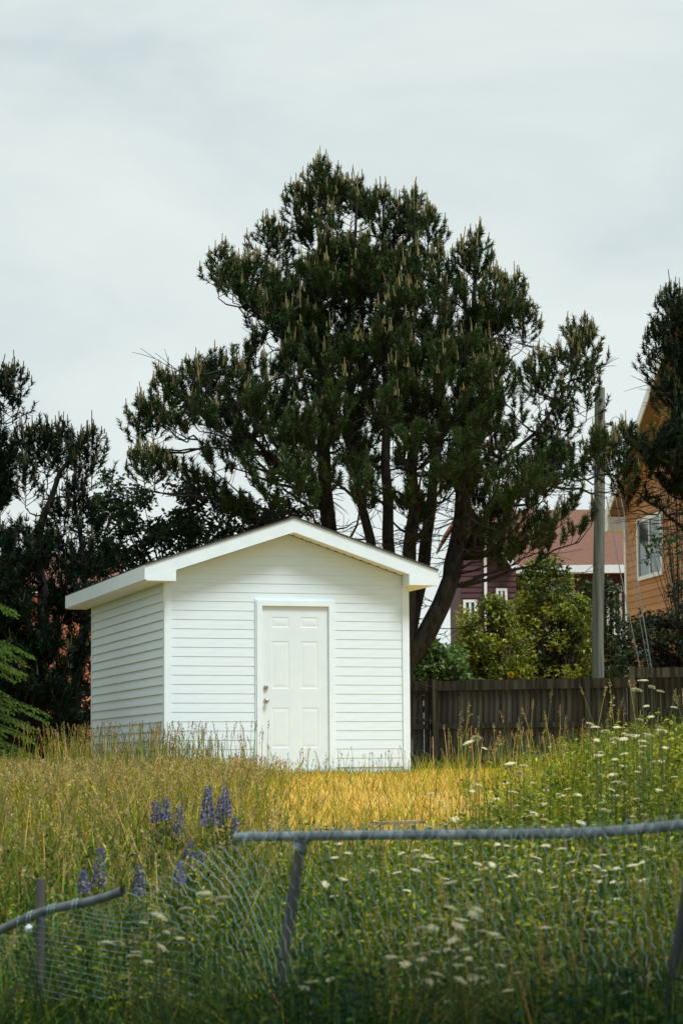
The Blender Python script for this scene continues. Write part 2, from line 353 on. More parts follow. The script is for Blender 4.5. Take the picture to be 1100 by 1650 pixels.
def halfwidth(poly, y):
    """centre and half width of the polygon on the rows y"""
    p = np.array(poly, float); q = np.roll(p, -1, 0); lo = np.full(len(y), 1e9); hi = np.full(len(y), -1e9)
    for (x0, y0), (x1, y1) in zip(p, q):
        if y0 == y1: continue
        m = (np.minimum(y0, y1) <= y) & (y <= np.maximum(y0, y1)); xx = (x1-x0)*(y-y0)/(y1-y0)+x0
        lo = np.where(m, np.minimum(lo, xx), lo); hi = np.where(m, np.maximum(hi, xx), hi)
    return (lo+hi)/2, np.maximum((hi-lo)/2, 1)
def bez(a, b, c, n): 
    t = np.linspace(0, 1, n)[:, None]; return a*(1-t)**2+2*b*t*(1-t)+c*t*t
def resample(P, n):
    P = np.array(P, float); d = np.concatenate([[0], np.cumsum(np.linalg.norm(np.diff(P, axis=0), axis=1))]); u = np.linspace(0, d[-1], n)
    Q = np.stack([np.interp(u, d, P[:, k]) for k in range(P.shape[1])], 1)
    for _ in range(2): Q[1:-1] = (Q[:-2]+2*Q[1:-1]+Q[2:])/4
    return Q
def pine(name, label, D, poly, stems, ntarget, nedge, dens, cands=.55, tintA=(.044, .070, .022), m_needles=40, deadz=None, depthk=.75, twigs=8, group=None, scale=1.0, ndead=0, spires=(), inset=34, extra=(), cand=(.25, .215, .095)):
    base = at(stems[0][0][0][0], stems[0][0][0][1], D); base[2] = float(ground(base[0], base[1]))
    root = empty(name, base, label=label, cat='pine tree', group=group)
    wood = MB(); ST = []
    for (pts, off, r0, r1) in stems:
        P = np.array([at(x, y, D+off*(i/(len(pts)-1))) for i, (x, y) in enumerate(pts)]); P = resample(P, 16)
        P[1:-1] += rng.normal(0, .02, (14, 3))
        ST.append(P); wood.tube(P-base, np.linspace(r0, r1, 16)**1.0, 9)
    tx, ty = samplepoly(poly, ntarget, dens)
    pc = np.array(poly, float); pn_ = np.roll(pc, -1, 0)
    for _ in range(3):                # keep the tips a little inside the outline, so that the lobes stay apart
        sx_, sy_ = np.stack([tx, ty]); e_ = np.full(len(tx), 1e9)
        for p0_, p1_ in zip(pc, pn_):
            d_ = p1_-p0_; t_ = np.clip(((tx-p0_[0])*d_[0]+(ty-p0_[1])*d_[1])/(d_@d_+1e-9), 0, 1); e_ = np.minimum(e_, np.hypot(tx-p0_[0]-t_*d_[0], ty-p0_[1]-t_*d_[1]))
        bad = e_ < inset*scale
        if bad.any(): nx_, ny_ = samplepoly(poly, int(bad.sum()), dens); tx[bad] = nx_; ty[bad] = ny_
    cx, hw = halfwidth(poly, ty); u = np.clip((tx-cx)/hw, -1, 1)
    dz = np.sqrt(1-u*u)*hw/FOC*D*depthk*rng.choice([-1, 1], ntarget, p=[.6, .4])*rng.uniform(.2, 1, ntarget)**.6
    # rim targets along the upper outline
    p = np.array(poly, float); seg = np.roll(p, -1, 0)-p; ln = np.linalg.norm(seg, axis=1); cen = p.mean(0)
    e_i = rng.choice(len(p), nedge, p=ln/ln.sum()); e_t = rng.random(nedge); ep = p[e_i]+seg[e_i]*e_t[:, None]
    ep = ep+(cen-ep)/np.linalg.norm(cen-ep, axis=1)[:, None]*rng.uniform(18, 36, nedge)[:, None]*scale
    ok = inpoly(poly, ep[:, 0], ep[:, 1]); ep = ep[ok]
    if dens is not None: ep = ep[rng.random(len(ep)) < dens(ep[:, 0], ep[:, 1])]
    TX = np.concatenate([tx, ep[:, 0]]); TY = np.concatenate([ty, ep[:, 1]]); TD = np.concatenate([dz, rng.normal(0, .25, len(ep))])
    nx0 = len(TX)
    if len(extra): TX = np.concatenate([TX, [e[0] for e in extra]]); TY = np.concatenate([TY, [e[1] for e in extra]]); TD = np.concatenate([TD, rng.normal(-.3, .5, len(extra))])
    allst = np.vstack(ST); SP = []; SA = []; SL_ = []; CP = []; CH = []; shade = []
    BR = []
    up = np.array([0, 0, 1.])
    for ti, (x, y, d) in enumerate(zip(TX, TY, TD)):
        T = at(x, y, D+d); h = np.hypot(*(allst[:, :2]-T[:2]).T)
        want = T[2]-.42*h; cost = h+1.6*np.abs(allst[:, 2]-want)+1e3*(allst[:, 2] > T[2]+.1)
        A = allst[np.argmin(cost)]; v = T-A; L = np.linalg.norm(v)
        if L < .15: A = T-up*.3; v = T-A; L = .3
        c = A+v*.55; c[2] = A[2]+v[2]*.22-.04*L; P = bez(A, c, T, 8); P[1:-1] += rng.normal(0, .018*min(L, 2), (6, 3))
        r = .010+.011*L; wood.tube(P-base, np.linspace(r, .006, 8), 4, False); BR.append(P)
        bare = deadz is not None and y > deadz and ti < nx0
        k = int(max(3, (twigs-2 if bare else twigs)*min(1.2, .6+L*.35)))
        for q in range(k):
            t = rng.uniform(.72 if bare else max(.38, 1-1.1/max(L, .6)), 1.0) if q else 1.0
            f = t*7; i0 = min(int(f), 6); p0 = P[i0]+(P[i0+1]-P[i0])*(f-i0); tg = norm(P[i0+1]-P[i0])
            sd_ = norm(np.cross(tg, up)+1e-6)*(1 if q % 2 else -1)
            dr = norm(tg*.55+sd_*rng.uniform(.2, 1.0)+up*rng.uniform(.1, .7)+rng.normal(0, .15, 3))
            tl = rng.uniform(.13, .34)*(1.15-.4*t)*scale
            e = p0+dr*tl+up*tl*.35
            wood.tube(np.array([p0, p0+dr*tl*.5, e])-base, np.array([.008, .006, .005]), 3, False)
            sh = rng.uniform(.75, 1.25)
            for g in range(3):
                b0 = p0+(e-p0)*(1.0 if g == 0 else rng.uniform(.35, .9))
                a = norm(dr*.55+up*rng.uniform(.45, 1.0)+rng.normal(0, .28, 3)) if g else norm(dr*.3+up*1.0+rng.normal(0, .12, 3))
                l = rng.uniform(.14, .27)*scale
                SP.append(b0); SA.append(a); SL_.append(l); shade.append(sh)
                if g == 0 and rng.random() < cands and not bare:
                    CP.append(b0+a*l); CH.append(rng.uniform(.10, .26)*scale)
    for P in ST:                     # leaders
        for q in range(14):
            t = rng.uniform(10, 14.9); i0 = int(t); p0 = P[i0]+(P[min(i0+1, 15)]-P[i0])*(t-i0)
            a = norm(up*.8+rng.normal(0, .45, 3)); SP.append(p0); SA.append(a); SL_.append(rng.uniform(.2, .34)*scale); shade.append(1.)
        CP.append(P[-1]); CH.append(.28*scale)
    for (sx, sy) in spires:          # upright leaders that stand out of the crown
        o_ = rng.normal(0, .35); T = at(sx, sy+17*scale, D+o_); T2 = at(sx+rng.normal(0, 4), sy+rng.uniform(72, 104)*scale, D+o_)
        h = np.hypot(*(allst[:, :2]-T2[:2]).T); cost = h+1.4*np.abs(allst[:, 2]-(T2[2]-.5*h))+1e3*(allst[:, 2] > T2[2]+.1); A = None; cand_ = np.vstack([allst]+[b[1:6] for b in BR]); dd_ = np.linalg.norm(cand_-T2, axis=1)+.5*np.abs(cand_[:, 2]-T2[2]+.25)+1e3*(cand_[:, 2] > T2[2]); A = cand_[np.argmin(dd_)]
        v = T2-A; L = np.linalg.norm(v); c = A+v*.6; c[2] = A[2]+v[2]*.3-.05*L; Pb = bez(A, c, T2, 7); Pb[1:-1] += rng.normal(0, .035, (5, 3)); P = np.vstack([Pb, resample([T2, (T+T2)/2+rng.normal(0, .02, 3), T], 5)[1:]]); wood.tube(P-base, np.linspace(.010+.009*L, .005, len(P)), 4, False)
        hh = T[2]-T2[2]; sh = rng.uniform(.85, 1.25)
        for q in range(20):
            t = (q+.5)/20; p0 = T2+(T-T2)*t; az = q*2.4+rng.normal(0, .4); rr = np.array([math.cos(az), math.sin(az), 0]); out = .31*(1-t)**.9+.015
            e = p0+rr*out*scale+up*out*.55; wood.tube(np.array([p0, (p0+e)/2-up*.01, e])-base, np.array([.007, .006, .005]), 3, False)
            for g in range(2):
                a = norm(rr*.35+up*1.0+rng.normal(0, .14, 3)) if g == 0 else norm(rr*.8+up*.7+rng.normal(0, .2, 3)); b0 = e if g == 0 else (p0+e)/2
                l = rng.uniform(.13, .22)*scale; SP.append(b0); SA.append(a); SL_.append(l); shade.append(sh)
                if g == 0 and (t > .55 or rng.random() < .45): CP.append(b0+a*l*.9); CH.append(rng.uniform(.10, .19)*scale)
        SP.append(T-up*.1); SA.append(up); SL_.append(.18*scale); shade.append(sh); CP.append(T+up*.04); CH.append(rng.uniform(.26, .38)*scale)
    if ndead:
        zc = at(0, deadz or 600, D)[2]
        for q in range(ndead):
            if q % 3: b = BR[rng.integers(len(BR))]; p0 = b[rng.integers(1, 5)]
            else: p0 = allst[rng.integers(len(allst))]
            if p0[2] > zc+1.5 or p0[2] < 1.0: continue
            d_ = norm(np.append(rng.normal(size=2), rng.uniform(-.35, .3))); l = rng.uniform(.35, 1.3)
            e = p0+d_*l+up*rng.uniform(-.15, .25)*l; P = bez(p0, p0+d_*l*.5-up*.08*l, e, 5); P += rng.normal(0, .012, P.shape)
            wood.tube(P-base, np.linspace(.010, .004, 5), 3, False)
            for g in range(3):
                f = P[rng.integers(1, 4)]; d2 = norm(d_+rng.normal(0, .8, 3)); wood.tube(np.array([f, f+d2*l*.2+up*.01, f+d2*l*.36])-base, np.array([.006, .005, .003]), 3, False)
    wood.obj('trunk', M['bark'], root)
    SP, SA, SL_ = map(np.array, (SP, SA, SL_)); t = np.array(tintA)[None]*np.array(shade)[:, None]
    t = t*(1+rng.normal(0, .12, (len(t), 3)))
    v, f, t = needles(SP-base, SA, SL_, m_needles, .095*scale, .0175*scale, np.clip(t, .004, 1))
    link('crown', fast('crown', v, f, M['needle'], t), root)
    CP = np.array(CP); CH = np.array(CH); n = len(CP)
    if n:
        # candles: a cluster of one tall and two or three short upright pale shoots
        P3 = [CP]; H3 = [CH]
        for g in range(3): P3.append(CP+np.concatenate([rng.normal(0, .022, (n, 2)), rng.uniform(-.03, .0, (n, 1))], 1)); H3.append(CH*rng.uniform(.25, .7, n))
        Pc = np.vstack(P3); Hc = np.concatenate(H3); k = len(Pc); lean = rng.normal(0, .07, (k, 2))*Hc[:, None]
        a = np.arange(4)*math.pi/2; ring = np.stack([np.cos(a), np.sin(a), 0*a], 1)
        top = Pc+np.concatenate([lean, Hc[:, None]], 1)
        V = np.stack([Pc[:, None]+ring*.011*scale, top[:, None]+ring*.006*scale], 1).reshape(k, 8, 3)
        i = np.arange(k)[:, None, None]*8; Fq = np.array([(j, (j+1) % 4, 4+(j+1) % 4, 4+j) for j in range(4)]+[(4, 5, 6, 7)])[None]
        tc_ = np.array(cand)*rng.uniform(.6, 1.25, (k, 1)); tc_[:, 1] *= rng.uniform(.85, 1.1, k)
        link('young_shoots', fast('young_shoots', V.reshape(-1, 3)-base, (i+Fq).reshape(-1, 4), M['needle'], np.repeat(tc_, 8, 0)), root, kind='stuff')
    return root

# ------------------------------------------------------------------ the pines
BIG = [(515, 272), (533, 305), (556, 300), (577, 302), (582, 335), (572, 362), (590, 366), (600, 325), (620, 312), (640, 338), (655, 322), (668, 318), (684, 338), (697, 352), (695, 388), (710, 425), (726, 436), (746, 412), (768, 380), (783, 408), (794, 442), (810, 474), (829, 455), (838, 484), (848, 504), (836, 560), (842, 600), (872, 622), (894, 606), (914, 572), (934, 542), (952, 544), (957, 584), (940, 622), (905, 668), (886, 692), (918, 716), (945, 704), (985, 692), (1008, 690), (1000, 722), (985, 760), (976, 800), (962, 850), (930, 884), (898, 892), (850, 866), (800, 850), (760, 880), (700, 872), (640, 866), (560, 838), (480, 836), (420, 845), (330, 850), (262, 790), (236, 748), (226, 718), (247, 732), (272, 737), (290, 720), (262, 694), (237, 672), (229, 644), (245, 642), (262, 614), (285, 640), (309, 622), (318, 590), (340, 602), (359, 584), (384, 602), (400, 582), (386, 542), (381, 512), (366, 492), (350, 472), (346, 434), (358, 404), (375, 432), (400, 432), (425, 422), (441, 402), (436, 376), (450, 374), (474, 390), (480, 360), (471, 324), (479, 304), (495, 322), (505, 292)]
def dens_big(x, y):
    d = np.where(y < 640, 1.0, np.where(y < 700, .75, .36)); d = np.where((y > 690) & (x > 560) & (x < 780), .55, d); d = np.where((y > 650) & (x > 790), .6, d)
    return np.where((y > 700) & (x < 480), .5, d)
pine('pine_tree', 'tall multi stemmed dark pine with pale candles rising behind the shed roof', 36.8, BIG, [
    ([(600, 1244), (566, 1010), (526, 860), (520, 720), (516, 500), (515, 285)], .2, .20, .018),
    ([(618, 1244), (612, 960), (590, 850), (560, 690), (562, 470), (575, 315)], -.7, .12, .015),
    ([(632, 1244), (632, 960), (624, 850), (622, 650), (616, 480), (617, 330)], .5, .15, .015),
    ([(646, 1244), (657, 1000), (662, 860), (668, 700), (664, 520), (666, 335)], -.9, .17, .015),
    ([(612, 1244), (640, 1120), (662, 1000), (690, 880), (694, 780), (712, 620), (720, 450)], 1.0, .17, .018),
    ([(606, 1160), (640, 1078), (668, 1040), (708, 1005), (738, 900), (748, 740), (758, 560), (768, 395)], -.3, .20, .015),
    ([(560, 1020), (520, 800), (430, 730), (350, 660), (320, 605)], -.6, .09, .014),
    ([(700, 1010), (750, 770), (850, 720), (908, 640), (930, 580)], -.6, .07, .012),
    ([(740, 900), (800, 800), (900, 770), (990, 710)], -.8, .06, .012),
], 250, 40, dens_big, deadz=690, ndead=620, twigs=10, m_needles=42, cands=.34, inset=46, extra=[(x_, y_) for x_, y_ in zip(*samplepoly([(770, 720), (850, 690), (960, 690), (1000, 700), (985, 790), (955, 880), (900, 892), (850, 850), (790, 860)], 10))]+[(745, 800), (770, 815), (790, 835), (812, 850), (775, 860), (800, 880), (760, 770), (830, 815), (745, 850), (850, 868), (880, 872)], spires=[(515, 250), (477, 292), (495, 300), (546, 284), (573, 286), (613, 300), (640, 316), (665, 303), (688, 330), (707, 396), (745, 386), (770, 366), (795, 430), (829, 440), (845, 484), (868, 562), (898, 556), (925, 540), (945, 518), (951, 578), (434, 348), (452, 362), (357, 392), (375, 414), (395, 412), (411, 408), (316, 574), (334, 586), (357, 574), (388, 580), (261, 597), (281, 612), (229, 636), (243, 640), (226, 714), (250, 718), (1008, 680), (963, 684), (985, 692), (905, 640), (880, 680), (510, 440), (545, 470), (600, 420), (640, 400), (480, 520), (430, 470), (720, 500), (760, 490), (690, 560), (575, 540), (800, 560), (640, 500), (530, 380)])
LEFT = [(-190, 520), (-90, 470), (-20, 600), (22, 592), (30, 615), (12, 652), (20, 695), (50, 694), (98, 690), (128, 712), (146, 694), (148, 718), (112, 736), (58, 752), (46, 800), (70, 850), (112, 828), (130, 830), (150, 840), (160, 870), (180, 880), (186, 960), (186, 1120), (150, 1215), (-190, 1220)]
pine('pine_tree', 'dark bushy pine left of the shed with its crown reaching the long grass', 35.4, LEFT, [
    ([(30, 1244), (0, 1000), (-30, 800), (-60, 500)], 0, .26, .03),
    ([(60, 1244), (70, 1000), (60, 850), (110, 730), (140, 705)], -.4, .15, .02),
    ([(110, 1244), (130, 1050), (140, 900), (120, 800)], .2, .12, .02),
], 300, 50, None, spires=[(24, 586), (8, 602), (-20, 580), (148, 686), (130, 704), (101, 682), (78, 690), (52, 684), (36, 690), (121, 768), (97, 806), (142, 806), (40, 740)], tintA=(.010, .022, .010), cand=(.075, .075, .032), cands=.08, depthk=.6, twigs=10, m_needles=28)  # needle tint lowered to imitate a backlit crown
RIGHT = [(1082, 470), (1094, 520), (1130, 480), (1200, 600), (1260, 760), (1260, 960), (1180, 990), (1120, 850), (1060, 800), (1030, 775), (1003, 755), (985, 730), (1000, 705), (1030, 712), (1050, 690), (1076, 655), (1085, 620), (1062, 600), (1072, 575), (1056, 555), (1060, 530), (1076, 540), (1074, 490)]
pine('pine_tree', 'dark pine at the right edge in front of the orange house gable', 37.5, RIGHT, [
    ([(1160, 1244), (1150, 1000), (1130, 800), (1120, 600), (1095, 500)], 0, .22, .03),
    ([(1150, 900), (1080, 760), (1040, 720), (1010, 705)], -.6, .07, .015),
    ([(1150, 950), (1100, 850), (1060, 820), (1015, 790)], -.3, .05, .012),
], 130, 45, None, spires=[(1080, 456), (1093, 480), (1055, 522), (1073, 545), (1078, 604), (1010, 735), (1090, 560)], tintA=(.018, .036, .016), cand=(.10, .10, .045), cands=.15, deadz=770, ndead=260, scale=.95, twigs=10, m_needles=38)

# ------------------------------------------------------------------ deciduous trees and shrubs
def bushy(name, label, D, poly, nclump, nleaf, size, colA, colB, cat='shrub', depth=.7, base_px=None, spread=.24, stems=3, group=None, mat='leaf', yellow=0, trunk_r=.05):
    x, y = samplepoly(poly, nclump); cx, hw = halfwidth(poly, y); u = np.clip((x-cx)/hw, -1, 1)
    d = np.sqrt(1-u*u)*hw/FOC*D*depth*rng.uniform(-1, 1, nclump)
    Cc = np.array([at(a, b, D+c) for a, b, c in zip(x, y, d)])
    bx = base_px if base_px is not None else np.mean([p[0] for p in poly])
    base = at(bx, 1240, D); base[2] = float(ground(base[0], base[1]))
    root = empty(name, base, label=label, cat=cat, group=group)
    n = nclump*nleaf; P = np.repeat(Cc, nleaf, 0)+rand_unit(n)*(spread*rng.random(n)**.5)[:, None]*np.array([1, 1, .75])
    cl = rng.random(nclump)**1.2; tint = np.array(colA)+(np.array(colB)-np.array(colA))*np.repeat(cl, nleaf)[:, None]
    tint = tint*rng.uniform(.65, 1.35, (n, 1))
    if yellow:
        q = rng.random(n) < yellow; tint[q] = np.array([.50, .36, .03])*rng.uniform(.6, 1.1, (q.sum(), 1))
    nr = norm(rand_unit(n)*.8+np.array([0, -.15, .75]))
    v, f, t = leaves(P-base, nr, size*rng.uniform(.6, 1.3, n), np.clip(tint, .003, 1))
    link('crown', fast('crown', v, f, M[mat], t), root)
    wd = MB(); order = np.argsort(Cc[:, 2])
    forks = [np.array([0, 0, 0.])+np.array([rng.normal(0, .12), rng.normal(0, .12), 0]) for _ in range(stems)]
    hub = Cc.mean(0)-base
    mids = []
    for s_ in forks:
        m = s_*1.0+hub*rng.uniform(.3, .55)+rng.normal(0, .12, 3); wd.tube(bez(s_-np.array([0, 0, .1]), s_+np.array([0, 0, m[2]*.5]), m, 6), np.linspace(trunk_r, trunk_r*.6, 6), 6); mids.append(m)
    for c in Cc[order][::max(1, nclump//90)]:
        m = mids[rng.integers(len(mids))]; e = c-base; wd.tube(bez(m, m+(e-m)*.5+np.array([0, 0, .1]), e, 5), np.linspace(trunk_r*.45, .004, 5), 3, False)
    wd.obj('trunk', M['bark'], root)
    return root
bushy('broadleaf_tree', 'dark leafy tree rising between the left pine and the shed roof', 38.6,
      [(150, 812), (166, 780), (188, 762), (216, 766), (232, 792), (236, 830), (252, 852), (276, 838), (264, 796), (280, 772), (320, 780), (380, 790), (440, 800), (520, 850), (560, 900), (540, 1000), (180, 1000), (150, 930)], 250, 80, .10, (.010, .022, .008), (.035, .075, .022), cat='tree', spread=.26, trunk_r=.1, base_px=300)
bushy('shrub', 'dark green shrub below the pine limb beside the shed corner', 41.2,
      [(652, 1100), (655, 1030), (680, 1020), (700, 1040), (720, 1055), (745, 1045), (755, 1080), (760, 1110)], 75, 70, .10, (.04, .09, .02), (.16, .26, .06), yellow=.012)
bushy('shrub', 'young yellow-green leaning shrub under the burgundy house window', 42.4,
      [(735, 1110), (738, 1020), (750, 985), (770, 1000), (790, 960), (815, 980), (830, 1010), (850, 1050), (850, 1110)], 95, 75, .085, (.06, .11, .014), (.34, .36, .03), yellow=.03)
bushy('shrub', 'tall leafy shrub with sunlit top just left of the utility pole', 44.5,
      [(830, 1110), (822, 1000), (836, 960), (852, 915), (880, 895), (905, 905), (918, 930), (935, 960), (950, 1000), (958, 1060), (955, 1110)], 150, 75, .085, (.035, .08, .012), (.28, .31, .028), yellow=.02)
bushy('shrub', 'dark shrub filling the gap behind the utility pole', 46.5,
      [(930, 1110), (935, 1000), (940, 940), (985, 930), (1005, 960), (1015, 1020), (1015, 1110)], 70, 70, .085, (.02, .045, .012), (.06, .09, .02))
bushy('shrub', 'deep green shrub below the orange house window, by the guy wires', 44.2,
      [(985, 1100), (990, 1040), (1010, 1005), (1040, 990), (1075, 960), (1100, 925), (1150, 930), (1180, 1000), (1180, 1100)], 130, 75, .09, (.010, .026, .012), (.04, .075, .026))
bushy('sapling', 'broad leaved sapling branch in front of the orange house window', 44.0,
      [(1036, 850), (1050, 842), (1075, 850), (1110, 850), (1130, 900), (1110, 930), (1060, 905), (1034, 905), (1040, 880)], 17, 12, .11, (.022, .06, .024), (.055, .11, .03), cat='tree', base_px=1125, stems=2, spread=.16, trunk_r=.03)
bushy('sapling', 'yellow-green young tree showing through the right pine', 44.5,
      [(1050, 690), (1060, 660), (1085, 655), (1110, 680), (1110, 760), (1070, 770), (1045, 730)], 20, 30, .075, (.06, .09, .012), (.20, .19, .02), cat='tree', base_px=1135, stems=2, spread=.18, trunk_r=.03)
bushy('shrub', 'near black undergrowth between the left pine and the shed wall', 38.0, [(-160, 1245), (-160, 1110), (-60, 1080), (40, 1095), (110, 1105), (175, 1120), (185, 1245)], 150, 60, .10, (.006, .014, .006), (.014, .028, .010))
# unseen tree added beside the camera to shade the near grass
def added_shade_tree():
    b = np.array([5.6, 1.2, float(ground(5.6, 1.2))]); root = empty('broadleaf_tree', b, label='added unseen leafy tree above the frame, shading the near grass', cat='tree')
    c = np.array([1.9, 5.5, 4.5]); wd = MB(); wd.tube(bez(b*0-[0, 0, .1], np.array([.2, 0, 2.5]), c+[1.2, -1, -.6]-b, 8), np.linspace(.22, .12, 8), 9)
    q = rand_unit(420)*rng.random((420, 1))**.4*np.array([5.0, 2.9, 1.0])+c
    for e in q[::2]: wd.tube(bez(c+[1.2, -1, -.6]-b, (c+[1.2, -1, -.6]+e)/2-b+[0, 0, .2], e-b, 5), np.linspace(.05, .006, 5), 4, False)
    wd.obj('trunk', M['bark'], root); P = np.repeat(q, 44, 0); P = P+rand_unit(len(P))*.45*rng.random((len(P), 1)); n = len(P)
    v, f, t = leaves(P-b, norm(rand_unit(n)*.7+np.array([0, 0, .8])), .21*rng.uniform(.6, 1.3, n), palette(n, [(.035, .08, .015), (.06, .11, .02)], [1, 1])); link('crown', fast('crown', v, f, M['leaf'], t), root)
def palette(n, cols, wts, var=.25):
    c = np.array(cols)[rng.choice(len(cols), n, p=np.array(wts)/sum(wts))]; return np.clip(c*rng.uniform(1-var, 1+var, (n, 1))*(1+rng.normal(0, .06, (n, 3))), .004, 1)
added_shade_tree()
# spruce at the left edge
def spruce(D, px0):
    base = at(px0, 1244, D); base[2] = float(ground(base[0], base[1]))
    root = empty('spruce_tree', base, label='bright green drooping spruce boughs at the left edge before the dark pine', cat='spruce tree')
    wd = MB(); H = 3.75; wd.tube([(0, 0, -.1), (0, 0, H*.5), (.02, 0, H)], [.09, .05, .012], 7)
    SP = []; SA = []; S = []; TI = []
    for z in np.arange(.35, H-.1, .145):
        Lb = 1.75*(1-z/H)**.6+.12
        for q in range(7):
            a = rng.uniform(0, 2*math.pi); L = Lb*rng.uniform(.6, 1.1); z = z+rng.uniform(-.06, .06); d = np.array([math.cos(a), math.sin(a), 0])
            P = bez(np.array([0, 0, z]), d*L*.55+np.array([0, 0, z+.10*L]), d*L+np.array([0, 0, z-.16*L]), 9); wd.tube(P, np.linspace(.014, .004, 9), 4, False)
            for t in np.linspace(.18, 1, int(9+L*11)):
                f = t*8; i = min(int(f), 7); p = P[i]+(P[i+1]-P[i])*(f-i); tg = norm(P[i+1]-P[i])
                for sd_ in (-1, 1):
                    sv = np.array([-d[1], d[0], 0])*sd_; dr = norm(tg*.7+sv*.75+np.array([0, 0, -.22])+rng.normal(0, .1, 3)); l = (.30*(1.1-t)+.09)*rng.uniform(.7, 1.1)
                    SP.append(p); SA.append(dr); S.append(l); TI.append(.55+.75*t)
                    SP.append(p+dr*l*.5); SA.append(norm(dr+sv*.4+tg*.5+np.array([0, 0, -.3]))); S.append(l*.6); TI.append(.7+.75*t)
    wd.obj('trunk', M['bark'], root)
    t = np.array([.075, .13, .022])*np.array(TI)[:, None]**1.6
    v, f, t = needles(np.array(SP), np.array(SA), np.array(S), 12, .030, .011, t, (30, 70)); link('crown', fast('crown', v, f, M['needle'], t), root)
spruce(30.0, -118)

# ------------------------------------------------------------------ board fence behind the shed
FD = 39.0
fence = empty('board_fence', at(660, 1240, FD), label='weathered dark grey board fence with rails, right of and behind the shed', cat='fence')
fx0 = at(560, 1100, FD)[0]-fence.location[0]; fstep = at(1015, 1100, FD)[0]-fence.location[0]; fx1 = at(1290, 1100, FD)[0]-fence.location[0]
zb = -.12-fence.location[2]
ftop = lambda x: 1.50+.012*(x) if x < fstep else 1.655+.012*(x)
x = fx0; bm = {}
while x < fx1:
    wdt = random.choice([.092, .098, .104, .11]); top = ftop(x)-.02+random.uniform(-.02, .012)
    key = (wdt, round(top, 2))
    if key not in bm: bm[key] = MB().box((0, 0, 0), (wdt, .019, round(top, 2)-zb)).mesh('board', M['fence'])
    o = link('board', bm[key], fence, (x, random.choice([-.010, .010, .0, .02])+random.uniform(-.002, .002), zb)); o.rotation_euler = (0, random.uniform(-.003, .003), 0); x += wdt+random.uniform(-.002, .004)
for (za, hh, dy) in ((-.185, .165, .03), (-.83, .085, .035), (-1.36, .085, .035)):
    for (a, b) in ((fx0, fstep-.01), (fstep+.01, fx1)):
        za_, zb_ = ftop(a+.001)+za, ftop(b-.001)+za
        MB().bar((a, -dy, za_+hh/2), (b, -dy, zb_+hh/2), .036, hh).obj('rail', M['fence'], fence)
for px in (700, 944, 1017, 1190):
    xx = at(px, 1100, FD)[0]-fence.location[0]
    MB().box((xx-.045, -.115, zb), (xx+.045, -.055, ftop(xx)+.01)).obj('post', M['fence'], fence)
# dry dead branch hanging in front of the fence
br = empty('dead_branch', at(652, 1090, 37.6), label='bare dry curved branch hanging before the fence by the shed corner', cat='branch')
b0 = np.array(br.location); tb = MB()
for pts, r in (([(648, 1090), (670, 1099), (690, 1106), (715, 1108), (730, 1104)], .012), ([(680, 1103), (688, 1096), (690, 1090)], .008), ([(650, 1148), (668, 1136), (678, 1120)], .008), ([(652, 1156), (680, 1157), (700, 1164), (730, 1172)], .006), ([(652, 1186), (672, 1186), (690, 1180)], .006)):
    tb.tube(resample([at(x, y, 37.6) for x, y in pts], 10)-b0, np.linspace(r, r*.4, 10), 5)
tb.obj('branch_wood', M['twig'], br)

# ------------------------------------------------------------------ utility pole and wires
PD = 41.0
pb = at(966, 1240, PD); pb[2] = -.05
pole = empty('utility_pole', pb, label='round weathered wooden utility pole behind the board fence', cat='utility pole')
tp = at(965.5, 625, PD)-pb; H = tp[2]
MB().tube([(0, 0, -.3), (0, 0, H*.33), (tp[0]*.6, 0, H*.66), (tp[0], 0, H)], [.112, .108, .100, .092], 20).obj('shaft', M['pole'], pole, True)
for zz_, hh in ((H-.24, .05), (H-.52, .10)):
    b = MB(); b.box((tp[0]-.03, -.14, zz_-hh/2), (tp[0]+.03, -.08, zz_+hh/2)); b.tube([(tp[0]-.02, -.13, zz_), (tp[0]-.02, -.18, zz_)], .018, 8); b.obj('bracket', M['steel'], pole)
b = MB(); b.tube([(tp[0]+.1, -.02, H-.66), (tp[0]+.20, -.02, H-.66)], .022, 8); lathe(b, [(.001, -.04), (.03, -.04), (.036, 0), (.03, .04), (.001, .04)], 10, 'z', (tp[0]+.2, -.02, H-.66)); b.obj('insulator', M['steel'], pole)
lp = [(973, 700), (985, 672), (996, 668), (1001, 690), (996, 712)]
MB().tube(resample([at(x, y, PD-.1) for x, y in lp], 14)-pb, .006, 5).obj('wire_loop', M['cable'], pole)
def wire(label, pts, Ds, r, name='overhead_wire', cat='wire'):
    P = np.array([at(x, y, d) for (x, y), d in zip(pts, Ds)]); o = P[0].copy()
    prop(MB().tube(resample(P, 24)-o, r, 5).obj(name, M['cable'], None, False, o), label=label, cat=cat)
wire('thin overhead cable running left from the pole top behind the pine', [(958, 655), (900, 682), (800, 735), (640, 800)], [PD, 45, 52, 60], .008)
wire('service cable from the pole to the orange house gable', [(975, 683), (1005, 690), (1036, 703)], [PD, 46.0, 51.5], .010)
wire('left guy wire slanting down from the pole past the white house corner', [(976, 800), (1000, 930), (1032, 1085)], [PD, 40.5, 39.9], .010, 'guy_wire')
wire('right guy wire pair slanting down beside the orange wall', [(985, 735), (1020, 900), (1051, 1090)], [PD, 40.5, 39.8], .010, 'guy_wire')
wire('guy wire between the two others', [(990, 800), (1012, 900), (1046, 1088)], [PD, 40.4, 39.7], .006, 'guy_wire')

